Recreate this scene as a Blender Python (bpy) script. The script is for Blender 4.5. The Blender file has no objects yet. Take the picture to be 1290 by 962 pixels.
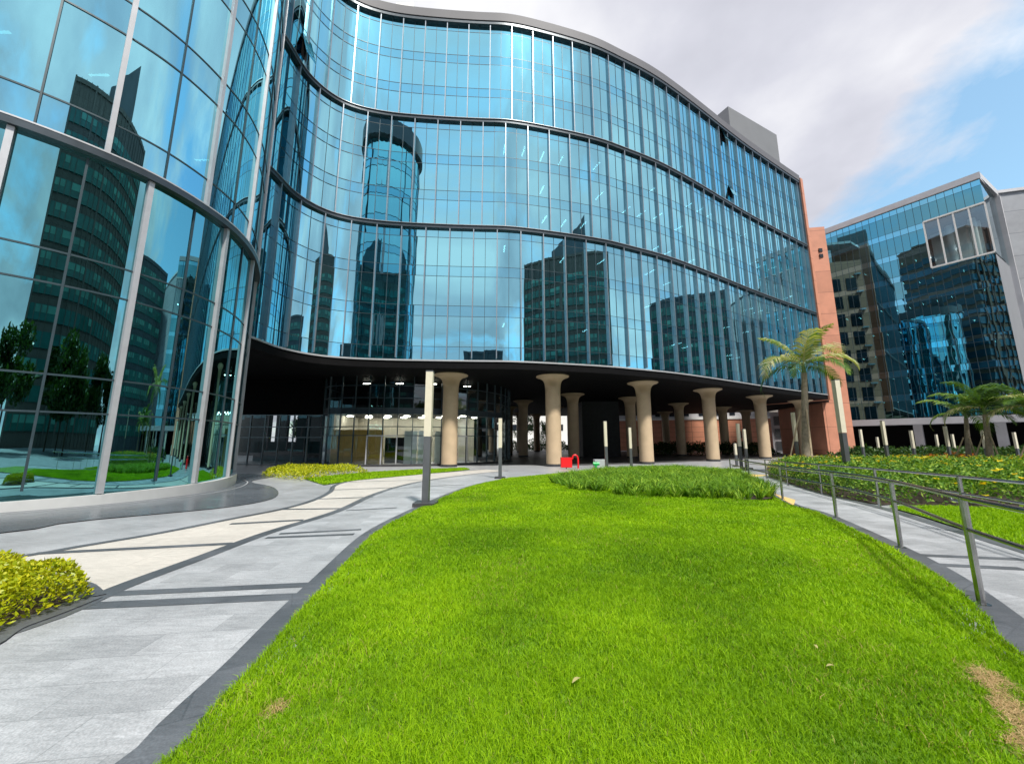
import bpy, math, random
import numpy as np
from mathutils import Vector

R = math.radians
PI = math.pi
scn = bpy.context.scene
COL = scn.collection
rng = np.random.default_rng(7)
random.seed(7)

# ------------------------------------------------------------------ camera model (used to read ground positions off the photograph)
F, CX, CY, TH, EYE = 470.0, 645.0, 481.0, 0.1585, 1.36
ST, CT = math.sin(TH), math.cos(TH)
SLOPE = 0.0245

def gz(y):
    return -SLOPE * min(max(y, -30.0), 34.0)

def ray(px, py):
    u, v = (px - CX) / F, (CY - py) / F
    return u, CT - v * ST, ST + v * CT

def G(px, py):
    """point of the ground under a pixel"""
    u, Y, Z = ray(px, py)
    s = EYE / (-(Z) - SLOPE * Y)
    if s < 0 or s * Y > 34:
        s = (EYE - gz(34)) / (-Z)
    return (u * s, Y * s)

def atZ(px, py, z):
    u, Y, Z = ray(px, py)
    s = (z - EYE) / Z
    return (u * s, Y * s)

def atY(px, py, y):
    u, Y, Z = ray(px, py)
    s = y / Y
    return (u * s, y, EYE + Z * s)

# ------------------------------------------------------------------ materials
def new_mat(name):
    m = bpy.data.materials.new(name)
    m.use_nodes = True
    nt = m.node_tree
    for n in list(nt.nodes):
        nt.nodes.remove(n)
    out = nt.nodes.new('ShaderNodeOutputMaterial')
    return m, nt, out

def N(nt, typ, **kw):
    n = nt.nodes.new('ShaderNode' + typ)
    for k, v in kw.items():
        if k.startswith('_'):
            setattr(n, k[1:], v)
        else:
            n.inputs[k.replace('__', ' ')].default_value = v
    return n

def pos(nt, scale=(1, 1, 1), rot=(0, 0, 0)):
    g = nt.nodes.new('ShaderNodeNewGeometry')
    mp = nt.nodes.new('ShaderNodeMapping')
    mp.inputs['Scale'].default_value = scale
    mp.inputs['Rotation'].default_value = rot
    nt.links.new(g.outputs['Position'], mp.inputs['Vector'])
    return mp.outputs['Vector']

def ramp(nt, fac, stops):
    r = nt.nodes.new('ShaderNodeValToRGB')
    e = r.color_ramp.elements
    while len(e) < len(stops):
        e.new(0.5)
    for i, (p, c) in enumerate(stops):
        e[i].position = p
        e[i].color = (*c, 1) if len(c) == 3 else c
    nt.links.new(fac, r.inputs['Fac'])
    return r.outputs['Color']

def mixc(nt, a, b, fac, mode='MIX'):
    m = nt.nodes.new('ShaderNodeMix')
    m.data_type = 'RGBA'
    m.blend_type = mode
    for sock, val in ((m.inputs[6], a), (m.inputs[7], b)):
        if isinstance(val, (tuple, list)):
            sock.default_value = (*val, 1) if len(val) == 3 else val
        else:
            nt.links.new(val, sock)
    if isinstance(fac, (int, float)):
        m.inputs[0].default_value = fac
    else:
        nt.links.new(fac, m.inputs[0])
    return m.outputs[2]

def plain(name, col, rough=0.5, metal=0.0, var=0.12, scale=3.0, bump=0.0, spec=0.5):
    """painted / stone / metal surface with a little uneven tone and gloss"""
    m, nt, out = new_mat(name)
    b = N(nt, 'BsdfPrincipled', Roughness=rough, Metallic=metal)
    b.inputs['Specular IOR Level'].default_value = spec
    v = pos(nt)
    n = N(nt, 'TexNoise', Scale=scale, Detail=6.0)
    nt.links.new(v, n.inputs['Vector'])
    lo = tuple(max(0, c * (1 - var)) for c in col)
    hi = tuple(min(1, c * (1 + var)) for c in col)
    c = ramp(nt, n.outputs['Fac'], [(0.3, lo), (0.7, hi)])
    nt.links.new(c, b.inputs['Base Color'])
    if bump:
        n2 = N(nt, 'TexNoise', Scale=scale * 12, Detail=4.0)
        nt.links.new(v, n2.inputs['Vector'])
        bp = N(nt, 'Bump', Strength=bump, Distance=0.01)
        nt.links.new(n2.outputs['Fac'], bp.inputs['Height'])
        nt.links.new(bp.outputs['Normal'], b.inputs['Normal'])
    nt.links.new(b.outputs['BSDF'], out.inputs['Surface'])
    return m

def emit(name, col, strength):
    m, nt, out = new_mat(name)
    e = N(nt, 'Emission', Strength=strength)
    e.inputs['Color'].default_value = (*col, 1)
    nt.links.new(e.outputs[0], out.inputs['Surface'])
    return m

def glass(name, tint, see, mirror, wave=0.0, wscale=0.9, edge=0.25):
    """coated facade glass: tinted mirror reflection, with a share of the dim room seen through"""
    m, nt, out = new_mat(name)
    g = N(nt, 'BsdfGlossy', Roughness=0.004)
    g.inputs['Color'].default_value = (*tint, 1)
    t = N(nt, 'BsdfTransparent')
    t.inputs['Color'].default_value = (*see, 1)
    lw = N(nt, 'LayerWeight', Blend=edge)
    mr = N(nt, 'MapRange')
    mr.inputs['To Min'].default_value = mirror
    mr.inputs['To Max'].default_value = 0.97
    nt.links.new(lw.outputs['Facing'], mr.inputs['Value'])
    mx = N(nt, 'MixShader')
    nt.links.new(mr.outputs[0], mx.inputs[0])
    nt.links.new(t.outputs[0], mx.inputs[1])
    nt.links.new(g.outputs[0], mx.inputs[2])
    if wave:
        v = pos(nt, (wscale, wscale, wscale * 0.35))
        n = N(nt, 'TexNoise', Scale=1.0, Detail=1.0)
        nt.links.new(v, n.inputs['Vector'])
        bp = N(nt, 'Bump', Strength=1.0, Distance=wave)
        nt.links.new(n.outputs['Fac'], bp.inputs['Height'])
        nt.links.new(bp.outputs['Normal'], g.inputs['Normal'])
    nt.links.new(mx.outputs[0], out.inputs['Surface'])
    return m

def stone(name, base, tile=(0.9, 0.45), rot=0.0, joint=0.006, contrast=0.16, speck=0.25, rough=0.45, stain=0.15, warm=None):
    """granite / sandstone paving laid in slabs"""
    m, nt, out = new_mat(name)
    b = N(nt, 'BsdfPrincipled', Roughness=rough)
    v = pos(nt, (1, 1, 1), (0, 0, rot))
    br = N(nt, 'TexBrick', Scale=1.0)
    br.inputs['Brick Width'].default_value = tile[0]
    br.inputs['Row Height'].default_value = tile[1]
    br.inputs['Mortar Size'].default_value = joint
    br.inputs['Mortar Smooth'].default_value = 0.2
    br.inputs['Color1'].default_value = (*[c * (1 - contrast) for c in base], 1)
    br.inputs['Color2'].default_value = (*[c * (1 + contrast) for c in (warm or base)], 1)
    br.inputs['Mortar'].default_value = (*[c * 0.8 for c in base], 1)
    nt.links.new(v, br.inputs['Vector'])
    sp = N(nt, 'TexNoise', Scale=95.0, Detail=3.0)
    nt.links.new(v, sp.inputs['Vector'])
    spc = ramp(nt, sp.outputs['Fac'], [(0.3, (1 - speck,) * 3), (0.7, (1 + speck * 0.6,) * 3)])
    c = mixc(nt, br.outputs['Color'], spc, 1.0, 'MULTIPLY')
    st = N(nt, 'TexNoise', Scale=1.1, Detail=5.0, Roughness=0.65)
    nt.links.new(v, st.inputs['Vector'])
    stc = ramp(nt, st.outputs['Fac'], [(0.3, (1 - stain,) * 3), (0.68, (1 + stain * 0.5,) * 3)])
    c = mixc(nt, c, stc, 1.0, 'MULTIPLY')
    vn = N(nt, 'TexNoise', Scale=9.0, Detail=6.0, Roughness=0.7)
    vv = pos(nt, (0.6, 3.0, 1), (0, 0, rot + 0.7))
    nt.links.new(vv, vn.inputs['Vector'])
    vc = ramp(nt, vn.outputs['Fac'], [(0.3, (0.80, 0.80, 0.80)), (0.7, (1.13, 1.13, 1.13))])
    c = mixc(nt, c, vc, 1.0, 'MULTIPLY')
    nt.links.new(c, b.inputs['Base Color'])
    rr = N(nt, 'MapRange')
    rr.inputs['To Min'].default_value = rough - 0.1
    rr.inputs['To Max'].default_value = rough + 0.15
    nt.links.new(st.outputs['Fac'], rr.inputs['Value'])
    nt.links.new(rr.outputs[0], b.inputs['Roughness'])
    bp = N(nt, 'Bump', Strength=0.25, Distance=0.004)
    nt.links.new(sp.outputs['Fac'], bp.inputs['Height'])
    nt.links.new(bp.outputs['Normal'], b.inputs['Normal'])
    nt.links.new(b.outputs['BSDF'], out.inputs['Surface'])
    return m

def leafmat(name, stops, trans=0.35, rough=0.45, patch=None, patch_scale=0.8):
    """foliage: each leaf takes its tone from its own 'tone' value; light passes through"""
    m, nt, out = new_mat(name)
    at = N(nt, 'Attribute', _attribute_name='tone')
    c = ramp(nt, at.outputs['Fac'], stops)
    if patch:
        v = pos(nt)
        n = N(nt, 'TexNoise', Scale=patch_scale, Detail=4.0)
        nt.links.new(v, n.inputs['Vector'])
        f = ramp(nt, n.outputs['Fac'], [(0.42, (0, 0, 0)), (0.66, (1, 1, 1))])
        c = mixc(nt, c, mixc(nt, c, patch, 0.55), f)
    b = N(nt, 'BsdfPrincipled', Roughness=rough)
    b.inputs['Specular IOR Level'].default_value = 0.3
    nt.links.new(c, b.inputs['Base Color'])
    t = N(nt, 'BsdfTranslucent')
    tc = mixc(nt, c, (1.0, 1.0, 0.35), 1.0, 'MULTIPLY')
    nt.links.new(tc, t.inputs['Color'])
    mx = N(nt, 'MixShader')
    mx.inputs[0].default_value = trans
    nt.links.new(b.outputs['BSDF'], mx.inputs[1])
    nt.links.new(t.outputs[0], mx.inputs[2])
    nt.links.new(mx.outputs[0], out.inputs['Surface'])
    return m

# ------------------------------------------------------------------ mesh building
class MB:
    def __init__(s):
        s.v, s.f, s.m = [], [], []

    def add(s, verts, faces, mi=0):
        o = len(s.v)
        s.v.extend(verts)
        for f in faces:
            s.f.append(tuple(i + o for i in f))
            s.m.append(mi)
        return s

    def quad(s, a, b, c, d, mi=0):
        return s.add([a, b, c, d], [(0, 1, 2, 3)], mi)

    def obox(s, c, ax, ay, az, mi=0):
        """box by centre and three half-axis vectors"""
        c, ax, ay, az = map(Vector, (c, ax, ay, az))
        vs = [tuple(c + ax * i + ay * j + az * k) for k in (-1, 1) for j in (-1, 1) for i in (-1, 1)]
        return s.add(vs, [(0, 2, 3, 1), (4, 5, 7, 6), (0, 1, 5, 4), (2, 6, 7, 3), (0, 4, 6, 2), (1, 3, 7, 5)], mi)

    def box(s, x0, x1, y0, y1, z0, z1, mi=0):
        return s.obox(((x0 + x1) / 2, (y0 + y1) / 2, (z0 + z1) / 2), ((x1 - x0) / 2, 0, 0), (0, (y1 - y0) / 2, 0), (0, 0, (z1 - z0) / 2), mi)

    def wallbox(s, p, q, t, z0, z1, mi=0, out=0.0):
        """upright slab between plan points p and q, thickness t, pushed 'out' along its right-hand normal"""
        p, q = Vector((*p, 0)), Vector((*q, 0))
        d = (q - p)
        L = d.length
        d.normalize()
        n = Vector((d.y, -d.x, 0))
        c = (p + q) / 2 + n * out
        c.z = (z0 + z1) / 2
        return s.obox(c, d * (L / 2), n * (t / 2), (0, 0, (z1 - z0) / 2), mi)

    def prism(s, poly, z0, z1, mi=0, zf=None):
        n = len(poly)
        lo = [(x, y, (z0 + zf(y)) if zf else z0) for x, y in poly]
        hi = [(x, y, (z1 + zf(y)) if zf else z1) for x, y in poly]
        fs = [tuple(range(n - 1, -1, -1)), tuple(range(n, 2 * n))]
        fs += [(i, (i + 1) % n, n + (i + 1) % n, n + i) for i in range(n)]
        return s.add(lo + hi, fs, mi)

    def sheet(s, poly, dz=0.0, mi=0):
        return s.add([(x, y, gz(y) + dz) for x, y in poly], [tuple(range(len(poly)))], mi)

    def ribbon(s, a, b, dz=0.0, mi=0):
        n = len(a)
        vs = [(x, y, gz(y) + dz) for x, y in a] + [(x, y, gz(y) + dz) for x, y in b]
        return s.add(vs, [(i, i + 1, n + i + 1, n + i) for i in range(n - 1)], mi)

    def sweep(s, curve, o0, o1, z0, z1, mi=0):
        """rectangular moulding run along a plan curve, between two offsets to its right"""
        a, b = offset(curve, o0), offset(curve, o1)
        n = len(curve)
        vs = []
        for (x, y), (X, Y) in zip(a, b):
            vs += [(x, y, z0), (X, Y, z0), (X, Y, z1), (x, y, z1)]
        fs = []
        for i in range(n - 1):
            for k in range(4):
                fs.append((4 * i + k, 4 * i + (k + 1) % 4, 4 * (i + 1) + (k + 1) % 4, 4 * (i + 1) + k))
        fs += [(3, 2, 1, 0), tuple(4 * (n - 1) + k for k in range(4))]
        return s.add(vs, fs, mi)

    def tube(s, path, r, n=8, mi=0, cap=True):
        P = [Vector(p) for p in path]
        rs = r if isinstance(r, (list, tuple)) else [r] * len(P)
        vs = []
        ref = None
        for i, p in enumerate(P):
            t = (P[min(i + 1, len(P) - 1)] - P[max(i - 1, 0)]).normalized()
            if ref is None:
                ref = Vector((0, 0, 1)) if abs(t.z) < 0.9 else Vector((1, 0, 0))
            a = (ref - t * ref.dot(t)).normalized()
            ref = a
            b = t.cross(a)
            for k in range(n):
                an = 2 * PI * k / n
                vs.append(tuple(p + (a * math.cos(an) + b * math.sin(an)) * rs[i]))
        fs = []
        for i in range(len(P) - 1):
            for k in range(n):
                fs.append((i * n + k, i * n + (k + 1) % n, (i + 1) * n + (k + 1) % n, (i + 1) * n + k))
        if cap:
            fs += [tuple(range(n - 1, -1, -1)), tuple((len(P) - 1) * n + k for k in range(n))]
        return s.add(vs, fs, mi)

    def lathe(s, prof, cx=0, cy=0, n=32, flute=0.0, mi=0):
        vs = []
        for r, z, fl in [(p + (0,))[:3] for p in prof]:
            for k in range(n):
                rr = r * (1 - (flute * fl if k % 2 else 0))
                an = 2 * PI * k / n
                vs.append((cx + rr * math.cos(an), cy + rr * math.sin(an), z))
        fs = []
        for i in range(len(prof) - 1):
            for k in range(n):
                fs.append((i * n + k, i * n + (k + 1) % n, (i + 1) * n + (k + 1) % n, (i + 1) * n + k))
        fs += [tuple(range(n - 1, -1, -1)), tuple((len(prof) - 1) * n + k for k in range(n))]
        return s.add(vs, fs, mi)

    def build(s, name, mats, parent=None, smooth=False, tone=None, off=None):
        me = bpy.data.meshes.new(name)
        o = off or ((parent_world(parent)) if parent else (0, 0, 0))
        me.from_pydata([(x - o[0], y - o[1], z - o[2]) for x, y, z in s.v], [], s.f)
        for mt in (mats if isinstance(mats, (list, tuple)) else [mats]):
            me.materials.append(mt)
        me.polygons.foreach_set('material_index', s.m)
        if smooth:
            me.polygons.foreach_set('use_smooth', [True] * len(s.f))
            try:
                me.set_sharp_from_angle(angle=R(35))
            except Exception:
                pass
        me.update()
        ob = bpy.data.objects.new(name, me)
        COL.objects.link(ob)
        if parent:
            ob.parent = parent
        elif off:
            ob.location = off
        return ob

def parent_world(p):
    v = Vector(p.location)
    while p.parent:
        p = p.parent
        v += Vector(p.location)
    return tuple(v)

def tag(o, label=None, cat=None, group=None, kind=None):
    if label:
        o['label'] = label
    if cat:
        o['category'] = cat
    if group:
        o['group'] = group
    if kind:
        o['kind'] = kind
    return o

def empty(name, loc, label, cat, group=None):
    o = bpy.data.objects.new(name, None)
    o.empty_display_size = 0.2
    COL.objects.link(o)
    o.location = loc
    return tag(o, label, cat, group)

def struct(o):
    o['kind'] = 'structure'
    return o

def copy_tree(o, parent=None):
    c = o.copy()
    COL.objects.link(c)
    if parent:
        c.parent = parent
    for ch in [x for x in bpy.data.objects if x.parent == o]:
        copy_tree(ch, c)
    return c

def np_mesh(name, V, Fq, mat, tone=None, parent=None):
    """big mesh from numpy arrays (V n x 3, faces n x k), tone = one value per face"""
    me = bpy.data.meshes.new(name)
    k = Fq.shape[1]
    me.vertices.add(len(V))
    me.vertices.foreach_set('co', V.astype(np.float32).ravel())
    me.loops.add(Fq.size)
    me.loops.foreach_set('vertex_index', Fq.astype(np.int32).ravel())
    me.polygons.add(len(Fq))
    me.polygons.foreach_set('loop_start', np.arange(0, Fq.size, k, dtype=np.int32))
    if tone is not None:
        a = me.attributes.new('tone', 'FLOAT', 'FACE')
        a.data.foreach_set('value', tone.astype(np.float32))
    for mt in (mat if isinstance(mat, (list, tuple)) else [mat]):
        me.materials.append(mt)
    me.update(calc_edges=True)
    ob = bpy.data.objects.new(name, me)
    COL.objects.link(ob)
    if parent:
        ob.parent = parent
    return ob

# ------------------------------------------------------------------ plan curves
def catmull(pts, per=12):
    P = [np.array(p, float) for p in pts]
    P = [2 * P[0] - P[1]] + P + [2 * P[-1] - P[-2]]
    out = []
    for i in range(1, len(P) - 2):
        p0, p1, p2, p3 = P[i - 1:i + 3]
        for k in range(per):
            t = k / per
            out.append(tuple(0.5 * ((2 * p1) + (-p0 + p2) * t + (2 * p0 - 5 * p1 + 4 * p2 - p3) * t * t + (-p0 + 3 * p1 - 3 * p2 + p3) * t ** 3)))
    out.append(tuple(P[-2]))
    return out

def resample(pts, step=None, n=None):
    A = np.array(pts, float)
    L = np.concatenate([[0], np.cumsum(np.linalg.norm(np.diff(A, axis=0), axis=1))])
    if n is None:
        n = int(round(L[-1] / step))
    t = np.linspace(0, L[-1], n + 1)
    return [tuple(np.interp(x, L, A[:, k]) for k in range(A.shape[1])) for x in t]

def smooth(pts, it=3):
    A = np.array(pts, float)
    for _ in range(it):
        B = A.copy()
        B[1:-1] = 0.25 * A[:-2] + 0.5 * A[1:-1] + 0.25 * A[2:]
        A = B
    return [tuple(p) for p in A]

def normals(curve):
    A = np.array(curve, float)
    T = np.gradient(A, axis=0)
    T /= np.linalg.norm(T, axis=1)[:, None]
    return np.stack([T[:, 1], -T[:, 0]], 1)

def offset(curve, d):
    A = np.array(curve, float) + normals(curve) * d
    return [tuple(p) for p in A]

def in_poly(X, Y, poly):
    ins = np.zeros(X.shape, bool)
    n = len(poly)
    j = n - 1
    for i in range(n):
        xi, yi = poly[i]
        xj, yj = poly[j]
        c = ((yi > Y) != (yj > Y)) & (X < (xj - xi) * (Y - yi) / (yj - yi + 1e-12) + xi)
        ins ^= c
        j = i
    return ins

def scatter(poly, n):
    A = np.array(poly)
    x0, y0 = A.min(0)
    x1, y1 = A.max(0)
    X, Y = [], []
    got = 0
    while got < n:
        x = rng.uniform(x0, x1, n * 2)
        y = rng.uniform(y0, y1, n * 2)
        k = in_poly(x, y, poly)
        X.append(x[k]); Y.append(y[k])
        got += k.sum()
    return np.concatenate(X)[:n], np.concatenate(Y)[:n]

def edge_dist(X, Y, poly):
    D = np.full(X.shape, 1e9)
    n = len(poly)
    for i in range(n):
        ax, ay = poly[i]
        bx, by = poly[(i + 1) % n]
        dx, dy = bx - ax, by - ay
        t = np.clip(((X - ax) * dx + (Y - ay) * dy) / (dx * dx + dy * dy + 1e-12), 0, 1)
        D = np.minimum(D, np.hypot(X - ax - t * dx, Y - ay - t * dy))
    return D

def vnoise(X, Y, s, seed=0):
    """cheap smooth value noise 0..1"""
    r = np.random.default_rng(seed)
    T = r.random((64, 64))
    x, y = X * s, Y * s
    xi, yi = np.floor(x).astype(int), np.floor(y).astype(int)
    fx, fy = x - xi, y - yi
    fx, fy = fx * fx * (3 - 2 * fx), fy * fy * (3 - 2 * fy)
    g = lambda a, b: T[a % 64, b % 64]
    return (g(xi, yi) * (1 - fx) + g(xi + 1, yi) * fx) * (1 - fy) + (g(xi, yi + 1) * (1 - fx) + g(xi + 1, yi + 1) * fx) * fy

def blades(X, Y, Z, h, w, lean, tone):
    """grass blades: two-segment bent blades, 5 vertices -> one quad and one tip triangle (as quads)"""
    n = len(X)
    an = rng.uniform(0, 2 * PI, n)
    la = rng.uniform(0, 2 * PI, n)
    dx, dy = np.cos(an) * w * 0.5, np.sin(an) * w * 0.5
    lx, ly = np.cos(la) * lean, np.sin(la) * lean
    b = np.stack([X, Y, Z], 1)
    wv = np.stack([dx, dy, np.zeros(n)], 1)
    mid = b + np.stack([lx * 0.35, ly * 0.35, h * 0.6], 1)
    tip = b + np.stack([lx, ly, h * (1 - 0.25 * np.clip(lean / np.maximum(h, 1e-3), 0, 1.5))], 1)
    V = np.stack([b - wv, b + wv, mid + wv * 0.8, mid - wv * 0.8, tip + wv * 0.12, tip - wv * 0.12], 1).reshape(-1, 3)
    i = np.arange(n)[:, None] * 6
    Fq = np.concatenate([i + np.array([[0, 1, 2, 3]]), i + np.array([[3, 2, 4, 5]])], 0)
    return V, Fq, np.concatenate([tone, tone])

def leaves(P, size, tone, up=0.4, aspect=0.5, fold=0.25):
    """leaf-shaped quads pairs at points P with random facing"""
    n = len(P)
    d = rng.normal(size=(n, 3)); d[:, 2] = np.abs(d[:, 2]) * 0.5 + up - 0.3
    d /= np.linalg.norm(d, axis=1)[:, None]
    s = np.cross(d, rng.normal(size=(n, 3)))
    s /= np.linalg.norm(s, axis=1)[:, None]
    nn = np.cross(d, s)
    sz = (size * rng.uniform(0.6, 1.3, n))[:, None]
    base, tip = P, P + d * sz
    midc = P + d * sz * 0.45
    a = midc + s * sz * aspect * 0.5 + nn * sz * fold * 0.3
    c = midc - s * sz * aspect * 0.5 + nn * sz * fold * 0.3
    V = np.stack([base, a, tip, c], 1).reshape(-1, 3)
    Fq = np.arange(4 * n).reshape(n, 4)
    return V, Fq, tone
# ------------------------------------------------------------------ material library
M = {}
M['facade'] = glass('facade_glass', (0.37, 0.80, 0.93), (0.10, 0.30, 0.36), 0.80, wave=0.0035, wscale=0.8)
M['spandrel'] = glass('spandrel_glass', (0.29, 0.68, 0.84), (0.03, 0.09, 0.12), 0.86, wave=0.003)
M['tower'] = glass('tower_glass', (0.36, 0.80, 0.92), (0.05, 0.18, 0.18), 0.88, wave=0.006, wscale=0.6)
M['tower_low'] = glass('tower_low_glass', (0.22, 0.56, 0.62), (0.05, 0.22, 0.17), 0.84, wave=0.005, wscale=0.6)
M['rightglass'] = glass('right_glass', (0.18, 0.46, 0.54), (0.05, 0.18, 0.20), 0.80, wave=0.003)
M['lobby'] = glass('lobby_glass', (0.75, 0.85, 0.9), (0.85, 0.90, 0.88), 0.10, wave=0.002, edge=0.2)
M['clear'] = glass('atrium_glass', (0.8, 0.92, 0.97), (0.72, 0.85, 0.88), 0.22)
M['frame'] = plain('grey_aluminium', (0.36, 0.38, 0.41), 0.35, 0.6, 0.08)
M['fin'] = plain('fin_aluminium', (0.30, 0.34, 0.38), 0.30, 0.75, 0.08)
M['pale'] = plain('pale_aluminium', (0.46, 0.47, 0.50), 0.38, 0.35, 0.06)
M['thin'] = plain('dark_gasket', (0.035, 0.06, 0.075), 0.4, 0.2, 0.1)
M['band'] = plain('dark_band_metal', (0.045, 0.06, 0.075), 0.35, 0.4, 0.15)
M['parapet'] = plain('parapet_panel', (0.105, 0.105, 0.12), 0.65, 0.0, 0.08, 0.4)
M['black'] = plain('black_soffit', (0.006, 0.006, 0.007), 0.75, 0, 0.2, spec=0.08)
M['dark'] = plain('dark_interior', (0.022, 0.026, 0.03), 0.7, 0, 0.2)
M['slab'] = plain('interior_slab', (0.07, 0.08, 0.085), 0.7, 0, 0.2)
M['column'] = plain('sandstone_column', (0.50, 0.38, 0.25), 0.6, 0, 0.08, 1.2, bump=0.25)
M['plinth'] = plain('dark_plinth', (0.05, 0.05, 0.055), 0.4, 0, 0.2)
M['white'] = plain('white_paint', (0.78, 0.78, 0.76), 0.45, 0, 0.05)
M['cream'] = plain('lamp_cream', (0.66, 0.62, 0.50), 0.4, 0, 0.04, 6)
M['lamp'] = plain('lamp_grey_metal', (0.13, 0.14, 0.155), 0.4, 0.5, 0.1, 4)
M['steel'] = plain('brushed_steel', (0.42, 0.42, 0.42), 0.25, 1.0, 0.12, 8)
M['red'] = plain('red_paint', (0.72, 0.01, 0.015), 0.35, 0, 0.08)
M['green'] = plain('green_paint', (0.01, 0.42, 0.10), 0.4, 0, 0.08)
M['greybox'] = plain('grey_cabinet', (0.42, 0.45, 0.48), 0.45, 0.1, 0.08)
M['wood'] = plain('yellow_timber', (0.55, 0.36, 0.09), 0.45, 0, 0.12, 2)
M['beige'] = plain('beige_wall', (0.60, 0.57, 0.48), 0.6, 0, 0.06)
M['frost'] = plain('frosted_panel', (0.68, 0.76, 0.76), 0.4, 0, 0.05)
M['strip'] = emit('tube_light', (0.95, 1.0, 1.0), 8.0)
M['tube'] = emit('lobby_light', (1.0, 0.95, 0.82), 17.0)
M['bark'] = plain('tree_bark', (0.10, 0.075, 0.05), 0.85, 0, 0.3, 5, bump=0.6)
M['palmbark'] = plain('palm_bark', (0.27, 0.23, 0.18), 0.8, 0, 0.25, 6, bump=0.6)
M['stake'] = plain('timber_stake', (0.36, 0.29, 0.20), 0.8, 0, 0.2, 5)
M['soil'] = plain('bed_soil', (0.045, 0.03, 0.02), 0.95, 0, 0.4, 4, bump=0.8)
M['cladding'] = plain('grey_cladding', (0.30, 0.315, 0.35), 0.5, 0.1, 0.05, 0.5)
M['concrete'] = plain('pale_concrete', (0.50, 0.50, 0.53), 0.7, 0, 0.08, 0.7)
M['darkwin'] = plain('dark_window', (0.015, 0.02, 0.028), 0.12, 0, 0.2)

M['granite'] = stone('grey_granite', (0.355, 0.37, 0.395), (0.62, 0.31), -0.136, contrast=0.13, joint=0.0035, stain=0.24)
M['plaza'] = stone('plaza_granite', (0.36, 0.375, 0.40), (0.9, 0.45), 0.25, contrast=0.07, joint=0.004, rough=0.33)
M['darkstone'] = stone('dark_granite', (0.10, 0.107, 0.122), (0.9, 0.45), -0.5, stain=0.3, contrast=0.2, rough=0.38)
M['ringstone'] = stone('polished_dark_granite', (0.11, 0.125, 0.145), (0.9, 0.6), 0.25, contrast=0.12, rough=0.2)
M['sand'] = stone('cream_sandstone', (0.50, 0.475, 0.44), (1.2, 0.8), -0.2, contrast=0.05, speck=0.1, stain=0.08, rough=0.55)

def terracotta(name, base, w, h):
    m, nt, out = new_mat(name)
    b = N(nt, 'BsdfPrincipled', Roughness=0.6)
    g = nt.nodes.new('ShaderNodeNewGeometry')
    sx = nt.nodes.new('ShaderNodeSeparateXYZ')
    nt.links.new(g.outputs['Position'], sx.inputs[0])
    ad = N(nt, 'Math', _operation='ADD')
    nt.links.new(sx.outputs[0], ad.inputs[0]); nt.links.new(sx.outputs[1], ad.inputs[1])
    cb = nt.nodes.new('ShaderNodeCombineXYZ')
    nt.links.new(ad.outputs[0], cb.inputs[0]); nt.links.new(sx.outputs[2], cb.inputs[1])
    br = N(nt, 'TexBrick', Scale=1.0)
    br.offset = 0.0
    br.inputs['Brick Width'].default_value = w
    br.inputs['Row Height'].default_value = h
    br.inputs['Mortar Size'].default_value = 0.03
    br.inputs['Color1'].default_value = (*[c * 0.92 for c in base], 1)
    br.inputs['Color2'].default_value = (*[c * 1.06 for c in base], 1)
    br.inputs['Mortar'].default_value = (*[c * 0.35 for c in base], 1)
    nt.links.new(cb.outputs[0], br.inputs['Vector'])
    n = N(nt, 'TexNoise', Scale=0.9, Detail=6.0)
    nt.links.new(g.outputs['Position'], n.inputs['Vector'])
    c = mixc(nt, br.outputs['Color'], ramp(nt, n.outputs['Fac'], [(0.3, (0.9, 0.9, 0.9)), (0.7, (1.07, 1.07, 1.07))]), 1.0, 'MULTIPLY')
    nt.links.new(c, b.inputs['Base Color'])
    nt.links.new(b.outputs['BSDF'], out.inputs['Surface'])
    return m
M['terra'] = terracotta('terracotta_cladding', (0.54, 0.235, 0.15), 9.0, 3.66)
M['terrafine'] = terracotta('terracotta_tiles', (0.66, 0.28, 0.17), 2.2, 1.2)  # base colour raised to stand in for sunlight missing on the shaded wall
M['claddingpanel'] = terracotta('grey_panel_cladding', (0.30, 0.315, 0.35), 12.0, 3.8)
M['brownclad'] = terracotta('brown_cladding', (0.13, 0.115, 0.10), 6.0, 3.6)

M['grass'] = leafmat('lawn_blades', [(0.0, (0.09, 0.23, 0.001)), (0.5, (0.30, 0.53, 0.002)), (0.93, (0.47, 0.66, 0.010)), (1.0, (0.46, 0.40, 0.12))], 0.42, 0.7)
M['turf'] = plain('turf_soil', (0.10, 0.20, 0.008), 0.9, 0, 0.5, 6)
M['liriope'] = leafmat('liriope_leaf', [(0, (0.04, 0.11, 0.008)), (0.55, (0.14, 0.31, 0.012)), (1, (0.40, 0.58, 0.06))], 0.35, 0.65)
M['shrub'] = leafmat('shrub_leaf', [(0, (0.03, 0.10, 0.015)), (0.55, (0.12, 0.27, 0.035)), (1, (0.34, 0.50, 0.07))], 0.35, 0.6)
M['flower'] = leafmat('yellow_petal', [(0, (0.75, 0.50, 0.01)), (1, (0.85, 0.70, 0.03))], 0.3, 0.5)
M['gold'] = leafmat('golden_leaf', [(0, (0.15, 0.24, 0.006)), (0.5, (0.36, 0.42, 0.008)), (1, (0.58, 0.56, 0.02))], 0.35, 0.4)
M['treeleaf'] = leafmat('tree_leaf', [(0, (0.015, 0.045, 0.008)), (0.6, (0.035, 0.09, 0.015)), (1, (0.09, 0.16, 0.03))], 0.3, 0.45)
M['frond'] = leafmat('palm_leaf', [(0, (0.025, 0.07, 0.012)), (0.5, (0.08, 0.17, 0.02)), (0.8, (0.20, 0.30, 0.04)), (1, (0.52, 0.50, 0.28))], 0.35, 0.35)

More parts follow.
